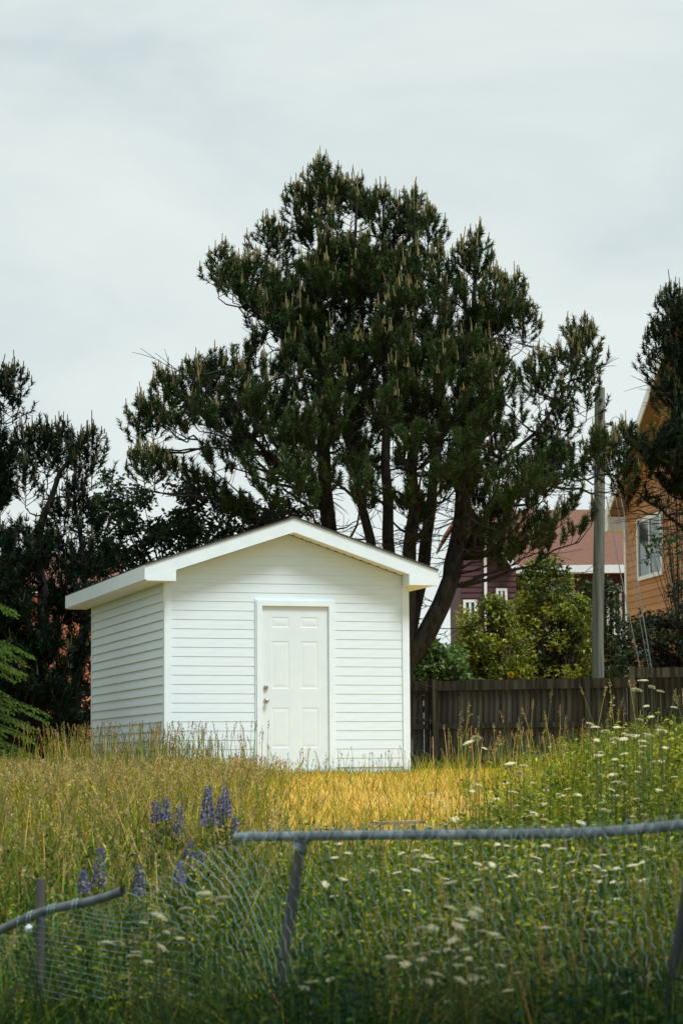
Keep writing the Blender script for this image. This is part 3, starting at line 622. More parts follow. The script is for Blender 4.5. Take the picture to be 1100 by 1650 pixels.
# ------------------------------------------------------------------ houses
def window(parent, x0, x1, z0, z1, y, lights=2, sill=True, fw=.07):
    f = MB(); f.box((x0, y-.05, z0), (x0+fw, y, z1)); f.box((x1-fw, y-.05, z0), (x1, y, z1)); f.box((x0+fw, y-.05, z1-fw), (x1-fw, y, z1)); f.box((x0+fw, y-.05, z0), (x1-fw, y, z0+fw))
    for q in range(1, lights): c = x0+(x1-x0)*q/lights; f.box((c-.03, y-.04, z0+fw), (c+.03, y, z1-fw))
    wf = f.obj('window', M['winframe'], parent)
    for q in range(lights):
        a = x0+(x1-x0)*q/lights+.035; b = x0+(x1-x0)*(q+1)/lights-.035
        MB().box((a, y-.018, z0+fw*.8), (b, y-.010, z1-fw*.8)).obj('pane', M['glass'], wf)
    return wf
# burgundy house: its own axes run along the picture plane
HD = 62.0
hb = at(745, 1240, HD); hb[2] = 0
house = empty('burgundy_house', hb, label='burgundy house with red-brown shingle roof and white eaves behind the pine', cat='house')
lx = lambda px: at(px, 1000, HD)[0]-hb[0]
lz = lambda py: at(850, py, HD)[2]
ex = lx(1040); ez = lz(914); 
MB().box((0, .0, -.2), (lx(832), 6.0, ez)).obj('wing_wall', M['burg'], house)
MB().box((lx(832), 1.2, -.2), (ex, 7.0, ez)).obj('wall', M['burg'], house)
# lap siding of the wing, course by course
sd2 = MB(); z = .2
while z < ez+2.0:
    hwid = lx(832) if z < ez else max(.2, lx(822)-(z-ez)/1.05)
    x0_ = 0 if z < ez else min(hwid-.1, (z-ez)/1.05*.35)
    sd2.hexa([(x0_, -.03, z), (hwid, -.03, z), (hwid, 0, z), (x0_, 0, z), (x0_, -.008, z+.145), (hwid, -.008, z+.145), (hwid, 0, z+.145), (x0_, 0, z+.145)]); z += .15
sd2.obj('siding', M['burg'], house, kind='stuff')
pk = (lx(758), lz(806))
gw = MB(); gw.add([(0, .0, ez), (lx(826), .0, ez), (pk[0], .0, pk[1]), (0, 3, ez), (lx(826), 3, ez), (pk[0], 3, pk[1])], [(0, 1, 2), (5, 4, 3), (0, 2, 5), (0, 5, 3), (1, 4, 5), (1, 5, 2)]); gw.obj('gable_wall', M['burg'], house)
rf = MB()
rf.hexa([(lx(800), .72, ez+.02), (ex+.4, .72, ez+.02), (ex+.4, 4.6, lz(800)+.02), (lx(760), 4.6, lz(800)+.02), (lx(800), .72, ez+.12), (ex+.4, .72, ez+.12), (ex+.4, 4.6, lz(800)+.14), (lx(760), 4.6, lz(800)+.14)])
rf.hexa([(lx(760), 4.6, lz(800)), (ex+.4, 4.6, lz(800)), (ex+.4, 8.4, ez), (lx(760), 8.4, ez), (lx(760), 4.6, lz(800)+.13), (ex+.4, 4.6, lz(800)+.13), (ex+.4, 8.4, ez+.12), (lx(760), 8.4, ez+.12)])
roof = rf.obj('roof', M['redroof'], house)
vb = MB(); vx = lx(886); vz = lz(815); vb.box((vx-.22, 3.35, vz-.25), (vx+.22, 3.9, vz+.12)); vb.obj('roof_vent', M['winframe'], roof)
g2 = MB(); e_ = (lx(828), ez-.05)
g2.hexa([(pk[0], -.35, pk[1]+.02), (e_[0], -.35, e_[1]), (e_[0], 4.5, e_[1]), (pk[0], 4.5, pk[1]+.02), (pk[0], -.35, pk[1]+.14), (e_[0]+.05, -.35, e_[1]+.12), (e_[0]+.05, 4.5, e_[1]+.12), (pk[0], 4.5, pk[1]+.14)])
ql = (lx(715), lz(870))
g2.hexa([(ql[0], -.35, ql[1]), (pk[0], -.35, pk[1]+.02), (pk[0], 4.5, pk[1]+.02), (ql[0], 4.5, ql[1]), (ql[0], -.35, ql[1]+.12), (pk[0], -.35, pk[1]+.14), (pk[0], 4.5, pk[1]+.14), (ql[0], 4.5, ql[1]+.12)])
g2.obj('wing_roof', M['redroof'], house)
MB().bar((pk[0], -.37, pk[1]+.03), (e_[0], -.37, e_[1]+.02), .03, .16).obj('rake_fascia', M['winframe'], house)
MB().box((lx(820), .55, ez-.12), (ex+.4, .715, ez+.1)).obj('gutter', M['winframe'], house)
MB().box((lx(820), .72, ez-.1), (ex+.4, 1.2, ez-.04)).obj('soffit', M['brown'], house)
MB().box((lx(780), -.09, 0), (lx(784.5), -.02, ez+.9)).obj('downspout', M['winframe'], house)
window(house, lx(746), lx(768), lz(1020), lz(966), -.03); window(house, lx(799), lx(817), lz(1022), lz(948), -.03)
window(house, lx(893), lx(932), lz(1012), lz(925), 1.19); window(house, lx(985), lx(1010), lz(1020), lz(940), 1.19)
# orange house: gable end seen at a steep slant
OD = 55.0; ob = at(1015, 1240, OD); ob[2] = 0
ang = math.atan2(-.987, .16)           # local x runs along the gable wall towards the camera
oh = empty('orange_house', ob, ang, label='orange clapboard house with white trimmed gable at the right edge', cat='house')
OZ = 6.0; OL = 12.0; OPK = OZ+.65*OL/2
# local: x along wall (towards us), y = into the house (local +y is to the left of +x, i.e. picture right)
MB().box((0, 0, -.2), (OL, 7, OZ)).obj('wall', M['orange'], oh)
MB().add([(0, 0, OZ), (OL, 0, OZ), (OL/2, 0, OPK), (0, 7, OZ), (OL, 7, OZ), (OL/2, 7, OPK)], [(0, 1, 2), (5, 4, 3), (0, 2, 5), (0, 5, 3), (1, 4, 5), (1, 5, 2)]).obj('gable_wall', M['orange'], oh)
z = .1; oz = {}
while z < OPK-.3:
    zt_ = z+.165; a = .09 if z < OZ else (z-OZ)/(OPK-OZ)*OL/2+.02; a2 = .09 if zt_ < OZ else (zt_-OZ)/(OPK-OZ)*OL/2+.02
    b = MB(); b.hexa([(a, -.028, 0), (OL-a, -.028, 0), (OL-a, 0, 0), (a, 0, 0), (a2, -.008, .165), (OL-a2, -.008, .165), (OL-a2, 0, .165), (a2, 0, .165)])
    if z < OZ: oz.setdefault('w', b.mesh('siding_board', M['orange'])); link('siding_board', oz['w'], oh, (0, 0, z))
    else: b.obj('siding_board', M['orange'], oh, loc=(0, 0, z))
    z = zt_
MB().box((-.03, -.045, -.2), (.088, .0, OZ)).obj('corner_trim', M['winframe'], oh)
s_ = (OPK-OZ)/(OL/2)
for sg in (0, 1):
    xx = (lambda q: q) if sg == 0 else (lambda q: OL-q)
    Z = lambda q, h: OZ+s_*q+h
    a, b, y0, y1 = -.55, OL/2, -.42, 7.3
    MB().hexa([(xx(a), y0, Z(a, .16)), (xx(b), y0, Z(b, .16)), (xx(b), y1, Z(b, .16)), (xx(a), y1, Z(a, .16)), (xx(a), y0, Z(a, .26)), (xx(b), y0, Z(b, .26)), (xx(b), y1, Z(b, .26)), (xx(a), y1, Z(a, .26))]).obj('roof', M['redroof'], oh)
    MB().hexa([(xx(a), y0-.03, Z(a, -.02)), (xx(b), y0-.03, Z(b, -.02)), (xx(b), y0, Z(b, -.02)), (xx(a), y0, Z(a, -.02)), (xx(a), y0-.03, Z(a, .25)), (xx(b), y0-.03, Z(b, .25)), (xx(b), y0, Z(b, .25)), (xx(a), y0, Z(a, .25))]).obj('rake_fascia', M['winframe'], oh)
    MB().hexa([(xx(0), y0, Z(0, .0)), (xx(b), y0, Z(b, .0)), (xx(b), -.03, Z(b, .0)), (xx(0), -.03, Z(0, .0)), (xx(0), y0, Z(0, .04)), (xx(b), y0, Z(b, .04)), (xx(b), -.03, Z(b, .04)), (xx(0), -.03, Z(0, .04))]).obj('rake_soffit', M['brown'], oh)
    MB().box((min(xx(-.55), xx(0)), -.44, OZ-.36), (max(xx(-.55), xx(0)), 7.2, OZ-.02)).obj('eave_box', M['winframe'], oh)
window(oh, 1.15, 3.1, 4.33, 5.78, -.03, 2, fw=.09)
# salmon house far left behind the pine
sb = at(-30, 1240, 64); sb[2] = 0
sh = empty('salmon_house', sb, label='salmon coloured house wall glimpsed through the pine left of the shed', cat='house')
sw = at(170, 1240, 64)[0]-sb[0]; szh = at(100, 955, 64)[2]
MB().box((0, 0, -.2), (sw, 5, szh)).obj('wall', M['salmon'], sh)
MB().hexa([(-.3, -.3, szh), (sw+.3, -.3, szh), (sw+.3, 2.5, szh+1.2), (-.3, 2.5, szh+1.2), (-.3, -.3, szh+.1), (sw+.3, -.3, szh+.1), (sw+.3, 2.5, szh+1.3), (-.3, 2.5, szh+1.3)]).obj('roof', M['redroof'], sh)

# ------------------------------------------------------------------ meadow: blades, seed heads, weeds
def scatter(n, y0, y1, dens=None, margin=1.28, bias=1.0, xr=None):
    out_ = []; c = 0
    while c < n:
        k = n; y = y0+(y1-y0)*rng.random(k)**bias; hw = .149*y*margin+.25
        x = rng.uniform(-1, 1, k)*hw
        q = rng.random(k) < hw/(.149*y1*margin+.25) if bias == 1.0 else np.ones(k, bool)
        if dens is not None: q &= rng.random(k) < dens(x, y)
        # nothing grows inside the shed
        lx_, ly_ = x-C0[0], y-C0[1]; u = lx_*math.cos(TH)+ly_*math.sin(TH); v = -lx_*math.sin(TH)+ly_*math.cos(TH)
        q &= ~((u > -.05) & (u < W+.05) & (v > -.06) & (v < LEN+.05))
        out_.append(np.stack([x[q], y[q]], 1)); c += q.sum()
    p = np.vstack(out_)[:n]; return np.column_stack([p, ground(p[:, 0], p[:, 1])])
def blades(P, L, Wd, lean, curl, tint, segs=2):
    n = len(P); az = rng.uniform(0, 2*math.pi, n); dh = np.stack([np.cos(az), np.sin(az), 0*az], 1); fa = az+math.pi/2+rng.normal(0, .5, n)
    sv = np.stack([np.cos(fa), np.sin(fa), 0*fa], 1); V = []
    for s_ in range(segs+1):
        t = s_/segs; off = (lean*t+curl*t*t)*L
        c = P+dh*off[:, None]; c = c+np.array([0, 0, 1.])*(L*(t-.35*curl*t*t))[:, None]
        wv = sv*(Wd*(1-.92*t**1.4)/2)[:, None]; V += [c-wv, c+wv]
    k = 2*(segs+1); V = np.stack(V, 1).reshape(-1, 3); i = np.arange(n)[:, None]*k
    F = np.concatenate([i+np.array([[2*s_, 2*s_+1, 2*s_+3, 2*s_+2]]) for s_ in range(segs)])
    return V, F, np.repeat(tint, k, 0)
def palette(n, cols, wts, var=.25):
    c = np.array(cols)[rng.choice(len(cols), n, p=np.array(wts)/sum(wts))]; return np.clip(c*rng.uniform(1-var, 1+var, (n, 1))*(1+rng.normal(0, .06, (n, 3))), .004, 1)
STRAW, GOLD, OLIVE, GREEN, DEEP, TEAL = (.72, .48, .17), (.67, .43, .065), (.28, .26, .022), (.105, .195, .014), (.015, .054, .010), (.013, .060, .027)  # DEEP and TEAL are darkened to suggest shaded gaps between plants
# position measures: px-like bearing  b = x/y
def goldness(x, y):
    b = x/y
    g = smooth(15.0, 18.5, y)*smooth(-.07, -.025, b+.01*wob(x*2, y))*(1-smooth(-.02, .03, b+.012*wob(x*2, y)-np.interp(y, [10, 12, 16, 20, 27], [-.02, .005, .05, .088, .12]))*(1-smooth(23, 28, y)))
    return np.clip(g+.2*wob(x*1.3, y*.9)*smooth(16, 19, y), 0, 1)
# 1 the short dry lawn around the shed
P = scatter(72000, 15, 41, lambda x, y: (.12+.88*goldness(x, y)))
g = goldness(P[:, 0], P[:, 1]); n = len(P)
tint = np.where((rng.random(n) < .15+.72*g)[:, None], palette(n, [STRAW, GOLD, OLIVE], [.34, .5, .22]), palette(n, [OLIVE, GREEN], [.5, .5]))
L = rng.uniform(.035, .10, n)*(1.4-.6*g)*(1-.35*smooth(22, 27, P[:, 1]))
v1 = blades(P, L, np.full(n, .0075)+.0001*P[:, 1], rng.uniform(0, .5, n), rng.uniform(0, .5, n), tint, 2)
link('dry_lawn', fast('dry_lawn', v1[0], v1[1], M['blade'], v1[2]), kind='stuff', label='short golden dry grass in front of and beside the shed')
# 2 the meadow grass on the slope
clump = lambda x, y: .32+.68*smooth(-.32, .28, wob(x*2.1+3, y*1.25)+.35*wob(x*5.3, y*3.1+2))
edge = lambda y: np.interp(y, [10, 12, 16, 20, 27], [-.02, .005, .05, .088, .12])
def d_mead(x, y):
    g = goldness(x, y); return np.clip(1-.93*g, .06, 1)*clump(x, y)
P = scatter(56000, 9.5, 31, d_mead); n = len(P); x, y = P[:, 0], P[:, 1]; b = x/y
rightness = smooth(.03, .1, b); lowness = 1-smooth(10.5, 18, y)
LIME = (.34, .37, .02); tint = palette(n, [OLIVE, GREEN, DEEP, LIME], [.20, .36, .38, .06]); hi_ = palette(n, [OLIVE, GOLD, GREEN, LIME], [.34, .24, .24, .18]); k = rng.random(n) < smooth(13.5, 19, y)*.85; tint[k] = hi_[k]
gr = palette(n, [LIME, GREEN, DEEP, OLIVE, GOLD], [.45, .22, .10, .16, .07]); g2_ = palette(n, [GREEN, DEEP, LIME, OLIVE], [.42, .28, .18, .12]); k = rng.random(n) < 1-smooth(11.5, 14, y); gr[k] = g2_[k]; k = rng.random(n) < np.maximum(rightness*.8, lowness*.75*smooth(-.08, -.01, b)); tint[k] = gr[k]
dk = palette(n, [DEEP, TEAL, GREEN], [.55, .2, .25]); k = rng.random(n) < lowness*np.where(b < -.02, .62, .22); tint[k] = dk[k]  # blades low on the slope tinted darker to imitate shade
L = (.16+.30*rng.random(n)**1.3)*(.62+.5*clump(x, y))*(1+.35*lowness+.25*rightness*(1-smooth(17, 22, y)))*(1-.35*smooth(24, 30, y))
cap = np.maximum(.07, .03+rng.random(n)*.08-P[:, 2]); L = np.where(b < .03, np.minimum(L, cap), L)
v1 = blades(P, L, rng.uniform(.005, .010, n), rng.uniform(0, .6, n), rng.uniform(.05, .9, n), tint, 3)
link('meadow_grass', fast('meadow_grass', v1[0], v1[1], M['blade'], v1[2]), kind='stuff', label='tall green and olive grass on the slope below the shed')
# 3 the tangle at the foot of the wire fence, its greens darkened for shade
P = scatter(27000, 6.6, 10.6, None, 1.5); n = len(P)
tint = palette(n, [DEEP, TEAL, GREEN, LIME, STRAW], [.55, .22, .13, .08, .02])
bb = P[:, 0]/P[:, 1]; topz = np.where(bb < -.09, -1.10, np.where(bb < -.03, -.88, np.where((bb > .02) & (bb < .085), -.88, -.68)))-.25*(1-smooth(7, 9, P[:, 1])); L = np.clip((topz-P[:, 2])*rng.uniform(.45, 1.3, n), .2, 1.1)
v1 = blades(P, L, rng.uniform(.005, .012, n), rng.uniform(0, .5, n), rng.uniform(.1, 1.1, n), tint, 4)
link('long_grass', fast('long_grass', v1[0], v1[1], M['blade'], v1[2]), kind='stuff', label='long drooping grass, tinted dark for shade, at the foot of the wire fence')
# 4 grass stalks with seed heads
def seedheads(name, label, P, H, col, m, hl, sp, size, bend=.12):
    n = len(P); az = rng.uniform(0, 2*math.pi, n); dh = np.stack([np.cos(az), np.sin(az), 0*az], 1); ln = rng.uniform(.02, bend*2, n)
    tip = P+dh*(ln*H)[:, None]+np.array([0, 0, 1.])*H[:, None]; mid = P+dh*(ln*H*.3)[:, None]+np.array([0, 0, .55])*H[:, None]
    tt = palette(n, col, [1]*len(col), .3); wv = np.stack([-np.sin(az), np.cos(az), 0*az], 1)*.0012*(1+P[:, 1:2]*.03)
    wv2 = np.broadcast_to(np.array([1., 0, 0])*.0014, P.shape)*(1+P[:, 1:2]*.03)
    V = np.stack([P-wv2, P+wv2, mid+wv2, mid-wv2, tip+wv2*.6, tip-wv2*.6], 1).reshape(-1, 3); i = np.arange(n)[:, None]*6
    F = np.concatenate([i+np.array([[0, 1, 2, 3]]), i+np.array([[3, 2, 4, 5]])])
    st = palette(n, [OLIVE, STRAW, GREEN], [.45, .12, .43]); a = (V, F, np.repeat(st, 6, 0))
    k = n*m; dd = norm(tip-mid); u = rng.random(k); T = np.repeat(tip, m, 0); D_ = np.repeat(dd, m, 0); hl_ = np.repeat(hl*rng.uniform(.6, 1.3, n), m)
    rad = norm(np.cross(D_, rand_unit(k))); sprd = sp*(1-np.abs(2*u-.9)**2*.75)*rng.random(k)
    c = T-D_*(u*hl_)[:, None]+rad*(sprd*hl_)[:, None]; d2 = norm(D_*.9+rad*.6+rng.normal(0, .25, (k, 3))); s2 = norm(np.cross(d2, rand_unit(k)))
    sz = size*rng.uniform(.6, 1.4, k)[:, None]
    V2 = np.stack([c-d2*sz*.5, c+s2*sz*.2, c+d2*sz*.5, c-s2*sz*.2], 1).reshape(-1, 3)
    b_ = (V2, np.arange(4*k).reshape(-1, 4), np.repeat(np.repeat(tt, m, 0)*rng.uniform(.75, 1.25, (k, 1)), 4, 0))
    v, f, t = join([a, b_]); link(name, fast(name, v, f, M['blade'], t), kind='stuff', label=label)
TAN, PURP, PALE = (.33, .24, .075), (.17, .095, .06), (.46, .36, .13)
P = scatter(6200, 10.5, 27.5, lambda x, y: np.clip((1-smooth(-.055, -.012, x/y)), .0, 1)*(.15+.85*smooth(11, 15, y))*clump(x+1.3, y)); n = len(P)
seedheads('seeding_grass', 'tan seed heads of tall grass on the left slope', P, np.clip(np.minimum(rng.uniform(.30, .60, n), .04+.16*rng.random(n)**2.2-P[:, 2]), .08, 1), [TAN, PALE, PALE, (.25, .2, .1)], 22, .11, .19, .017, .3)
# stalks standing against the shed walls
def near_shed(n, u0, u1, v0, v1):
    u = rng.uniform(u0, u1, n); v = rng.uniform(v0, v1, n); x = C0[0]+u*math.cos(TH)-v*math.sin(TH); y = C0[1]+u*math.sin(TH)+v*math.cos(TH)
    return np.column_stack([x, y, ground(x, y)])
P = np.vstack([near_shed(560, -1.6, .35, -1.6, -.1), near_shed(200, -.6, 1.0, -1.2, -.12), near_shed(220, -1.8, -.1, -.1, 1.4)]); n = len(P)
seedheads('shed_grass', 'tall seeding grass standing before the left corner of the shed', P, .22+.46*rng.random(n)**1.5, [TAN, PURP, PURP, (.26, .19, .09)], 24, .13, .15, .017)
P = near_shed(75, .7, 3.0, -.9, -.1); seedheads('shed_grass', 'sparse reddish grass heads before the shed door', P, rng.uniform(.12, .36, 75), [PURP, (.24, .13, .10), (.30, .25, .07)], 7, .10, .16, .022)
P = scatter(300, 12, 35, lambda x, y: smooth(.03, .06, x/y)); n = len(P)
seedheads('fence_grass', 'loose tan grass heads before the board fence', P, rng.uniform(.45, .95, n)*(1-.35*smooth(19, 30, P[:, 1])), [TAN, PALE, (.28, .2, .11)], 26, .13, .17, .017)
P = scatter(170, 8.6, 11.5, lambda x, y: smooth(-.02, .05, x/y), 1.2); n = len(P)
seedheads('wire_fence_grass', 'soft tan grass heads by the wire fence', P, rng.uniform(.45, .86, n), [TAN, PALE, TAN], 40, .11, .2, .013)
# 5 leafy weeds: stalks with leaves
def weeds(name, label, P, H, m, size, cols, wts, rad=.05):
    n = len(P); lean = rng.normal(0, .12, (n, 2)); top = P+np.concatenate([lean*H[:, None], H[:, None]], 1)
    sv = np.array([.0022, 0, 0]); V = np.stack([P-sv, P+sv, top+sv*.5, top-sv*.5], 1).reshape(-1, 3)
    a = (V, np.arange(4*n).reshape(-1, 4), np.repeat(palette(n, [GREEN, DEEP], [1, 1]), 4, 0))
    k = n*m; t = rng.random(k)**.8; Q = np.repeat(P, m, 0)+np.repeat(top-P, m, 0)*t[:, None]; az = rng.uniform(0, 2*math.pi, k); r_ = np.stack([np.cos(az), np.sin(az), 0*az], 1)
    Q = Q+r_*(rad*rng.random(k))[:, None]; nr = norm(np.array([0, 0, .9])-r_*.3+rng.normal(0, .35, (k, 3))); sz = size*rng.uniform(.5, 1.3, k)
    tint = np.repeat(palette(n, cols, wts, .2), m, 0)*rng.uniform(.75, 1.3, (k, 1)); v, f, tt = leaves(Q, nr, sz, tint, .42, .2)
    link(name, fast(name, np.vstack([a[0], v]), [a[1], f+len(a[0])], M['leaf'], np.vstack([a[2], tt])), kind='stuff', label=label)
P = scatter(2300, 10.5, 22, lambda x, y: smooth(-.005, .05, x/y-edge(y))*clump(x, y)); n = len(P)
weeds('leafy_weeds', 'leafy yellow-green weeds crowding the right side of the slope', P, rng.uniform(.25, .8, n)*(1-.4*smooth(14, 20, P[:, 1])), 22, .042, [GREEN, (.36, .36, .025), DEEP, OLIVE], [.22, .55, .06, .17])
P = scatter(1500, 9.6, 13.5, lambda x, y: .3+.7*smooth(-.08, .0, x/y)); n = len(P)
weeds('leafy_weeds', 'leafy green weeds just behind the wire fence', P, rng.uniform(.3, .72, n), 20, .038, [GREEN, DEEP, OLIVE, (.34, .35, .03)], [.38, .30, .08, .24])
P = scatter(1900, 6.8, 9.4, lambda x, y: .15+.85*smooth(-.06, .02, x/y), 1.4); n = len(P); bb = P[:, 0]/P[:, 1]
weeds('leafy_weeds', 'leafy weeds, tinted dark for shade, in front of the wire fence', P, np.clip((np.where(bb < -.05, -1.10, np.where((bb > .02) & (bb < .085), -.92, -.68))-.2*(1-smooth(7, 9, P[:, 1]))-P[:, 2])*rng.uniform(.5, 1.15, n), .15, 1.1), 22, .048, [DEEP, TEAL, GREEN], [.6, .25, .15])  # darkened tints stand in for foreground shade
P = np.vstack([near_shed(520, 1.0, 3.2, -.16, -.04), near_shed(260, 0, 1.0, -.3, -.04)]); n = len(P)
lv = blades(P, .03+.15*rng.random(n)**2, np.full(n, .010), rng.uniform(.0, .5, n), rng.uniform(.1, .7, n), palette(n, [DEEP, GREEN, OLIVE], [.3, .4, .3]), 3)
link('wall_foot_grass', fast('wall_foot_grass', lv[0], lv[1], M['blade'], lv[2]), kind='stuff', label='short green grass along the foot of the shed front')
# green tuft beside the door
P = near_shed(36, .92, 1.16, -.3, -.05); n = len(P); tb_ = empty('weed_tuft', P.mean(0), label='green leafy weed tuft at the foot of the door frame', cat='plant')
lv = blades(P-np.array(tb_.location), rng.uniform(.08, .34, n), np.full(n, .014), rng.uniform(.05, .4, n), rng.uniform(.1, .7, n), palette(n, [DEEP, GREEN, TEAL], [.5, .3, .2]), 4)
link('leaf_tuft', fast('leaf_tuft', lv[0], lv[1], M['blade'], lv[2]), tb_)

# ------------------------------------------------------------------ white umbels, each plant a thing
def head_mesh(v):
    r_ = np.random.default_rng(v); mbv = []; F = []; T = []; n = 0
    parts = []
    nf = 26
    k12 = np.arange(12)*math.pi/6; parts.append((np.vstack([[0, 0, -.10], np.stack([.62*np.cos(k12), .62*np.sin(k12), .02*k12], 1), [0, 0, .14]]), np.array([(0, 1+(j+1) % 12, 1+j) for j in range(12)]+[(13, 1+j, 1+(j+1) % 12) for j in range(12)]), np.tile([[.74, .72, .42]], (14, 1))))
    for q in range(nf):
        rr = math.sqrt((q+.5)/nf); a = q*2.39996; c = np.array([rr*math.cos(a), rr*math.sin(a), .30*(1-rr*rr)+r_.normal(0, .06)]); s_ = r_.uniform(.13, .23)
        ring = [c+s_*np.array([math.cos(k), math.sin(k), -.12]) for k in np.arange(6)*math.pi/3+r_.random()]
        V = np.array([c+np.array([0, 0, s_*.45])]+ring); parts.append((V, np.array([(0, 1+k, 1+(k+1) % 6) for k in range(6)]), np.tile(np.array([[.88, .83, .56]])*r_.uniform(.8, 1.1), (7, 1))))
        if q % 2 == 0:
            o = np.array([0, 0, -.75]); s1 = np.array([.02, 0, 0]); V = np.array([o-s1, o+s1, c-np.array([0, 0, .05])]); parts.append((V, np.array([(0, 1, 2)]), np.tile([[.12, .16, .035]], (3, 1))))
    v_, f_, t_ = join(parts); return fast('flower_head', v_, f_, M['petal'], t_)
HEADS = [head_mesh(k) for k in range(4)]
def stem_mesh(seed):
    r_ = np.random.default_rng(seed); parts = []
    P = np.array([[0, 0, 0], [r_.normal(0, .01), r_.normal(0, .01), .5], [0, 0, 1.]]); m_ = MB().tube(resample(P, 5), .0028, 4); V = np.vstack(m_.v); F = [np.vstack(f) for f in m_.f.values() if f]
    Fq = F[1] if len(F) > 1 else F[0]; Ft = F[0] if len(F) > 1 else np.zeros((0, 3), int)
    k = 16; t = r_.uniform(.1, .85, k); az = r_.uniform(0, 6.28, k); r0 = np.stack([np.cos(az), np.sin(az), .5+0*az], 1); b0 = np.stack([0*t, 0*t, t], 1); l = r_.uniform(.03, .08, k)[:, None]
    sd_ = np.stack([-np.sin(az), np.cos(az), 0*az], 1)*.006
    lv_ = np.stack([b0, b0+r0*l*.5-sd_, b0+r0*l, b0+r0*l*.5+sd_], 1).reshape(-1, 3)
    me = fast('stem', np.vstack([V, lv_]), [Fq, Ft, np.arange(4*k).reshape(-1, 4)+len(V)], M['leaf'], np.vstack([np.tile([[.11, .15, .035]], (len(V), 1)), np.tile([[.09, .14, .03]], (len(lv_), 1))])); return me
STEMS = [stem_mesh(k) for k in range(3)]
def umbel(px, py, D, rad, where, group):
    p = at(px, py, D); g_ = float(ground(p[0], p[1])); h = p[2]-g_
    if h < .12: return
    sz = 'broad' if rad > .031 else ('small' if rad > .022 else 'tiny')
    near = min(where[1], key=lambda w_: (w_[0]-px)**2+(w_[1]-py)**2)[2]
    o = empty('umbel_flower', (p[0], p[1], g_), random.uniform(0, 6.28), label=sz+' '+where[0]+' '+near, cat='flower', group=group)
    s_ = link('stem', random.choice(STEMS), o); s_.scale = (1, 1, h-rad*.6)
    hd = link('flower_head', random.choice(HEADS), o, (0, 0, h)); hd.scale = (rad, rad, rad*.75); hd.rotation_euler = (random.gauss(0, .22), random.gauss(0, .22), 0)
FG = [(random.gauss(735, 55), random.gauss(1545, 45)) for _ in range(26)]+[(697, 1495), (688, 1498), (720, 1508), (727, 1517), (668, 1522), (684, 1538), (701, 1534), (748, 1531), (770, 1521), (755, 1545), (738, 1493), (757, 1475), (771, 1485), (780, 1502), (703, 1570), (690, 1582), (742, 1580), (760, 1578), (726, 1614), (804, 1512), (815, 1530), (806, 1556)]
for (x, y) in FG: umbel(x, y, random.uniform(8.8, 9.4), random.uniform(.018, .031), ('creamy umbel', [(690, 1500, 'at the left of the cluster low before the wire fence'), (755, 1490, 'at the top of the cluster low before the wire fence'), (750, 1540, 'in the middle of the cluster low before the wire fence'), (700, 1575, 'at the lower left of the cluster before the wire fence'), (750, 1595, 'lowest in the cluster before the wire fence'), (806, 1530, 'right of the cluster low before the wire fence')]), 'umbels low before the wire fence')
for (x, y) in [(500, 1583), (490, 1591), (533, 1578), (487, 1622), (635, 1616), (878, 1495), (960, 1470), (985, 1487), (958, 1500), (890, 1565), (1010, 1600)]: umbel(x, y, random.uniform(8.9, 9.4), random.uniform(.020, .033), ('lone umbel', [(505, 1590, 'in the dark grass below the foot of the leaning post'), (635, 1616, 'low in the dark grass left of the creamy cluster'), (920, 1480, 'behind tall stalks at the lower right'), (890, 1565, 'alone in the dark grass at lower right'), (1010, 1600, 'near the lower right corner')]), 'scattered low umbels')
for (x, y) in [(232, 1487), (252, 1473), (260, 1478), (268, 1502), (277, 1499), (247, 1510), (300, 1465), (302, 1480), (190, 1520), (176, 1519), (222, 1535), (215, 1541), (240, 1550), (355, 1450), (363, 1446), (340, 1478), (225, 1512), (262, 1528), (330, 1440), (290, 1512)]: umbel(x, y, random.uniform(9.3, 10.0), random.uniform(.018, .034), ('white umbel', [(190, 1520, 'behind the sagging mesh below the fallen pipe end'), (235, 1490, 'behind the middle of the sagging mesh'), (268, 1502, 'behind the sagging mesh, right of its middle'), (225, 1540, 'lowest behind the sagging mesh'), (300, 1470, 'behind the bowed wires of the sagging mesh'), (350, 1455, 'behind the mesh close left of the leaning post')]), 'umbels behind the sagging mesh')
for q in range(62):
    x = random.uniform(520, 1090); y = random.triangular(1352, 1470, 1362); umbel(x, y, random.uniform(10.6, 12.2), random.uniform(.014, .028), ('pale umbel', [(560, 1370, 'just under the rail beside the leaning post'), (560, 1440, 'through the mesh right of the leaning post'), (700, 1370, 'just under the middle of the rail'), (700, 1440, 'through the mesh below the middle of the rail'), (850, 1370, 'just under the rail, right of its middle'), (850, 1440, 'through the mesh well below the right half of the rail'), (1010, 1370, 'just under the rising end of the rail'), (1010, 1440, 'through the mesh below the rising end of the rail')]), 'umbels right behind the mesh')
for q in range(66):
    x = random.triangular(640, 1090, 800); y = random.uniform(1262, 1334); umbel(x, y, random.uniform(13.5, 17.0), random.uniform(.018, .034), ('white umbel', [(680, 1270, 'on the golden grass edge above the rail'), (680, 1325, 'just above the rail beside the plank'), (780, 1270, 'on the slope below the board fence'), (780, 1325, 'just above the middle of the rail'), (900, 1270, 'high on the green slope right of the lawn'), (900, 1325, 'just above the rail, right of its middle'), (1040, 1270, 'on the slope near the right edge'), (1040, 1325, 'just above the rising end of the rail')]), 'umbels above the rail')
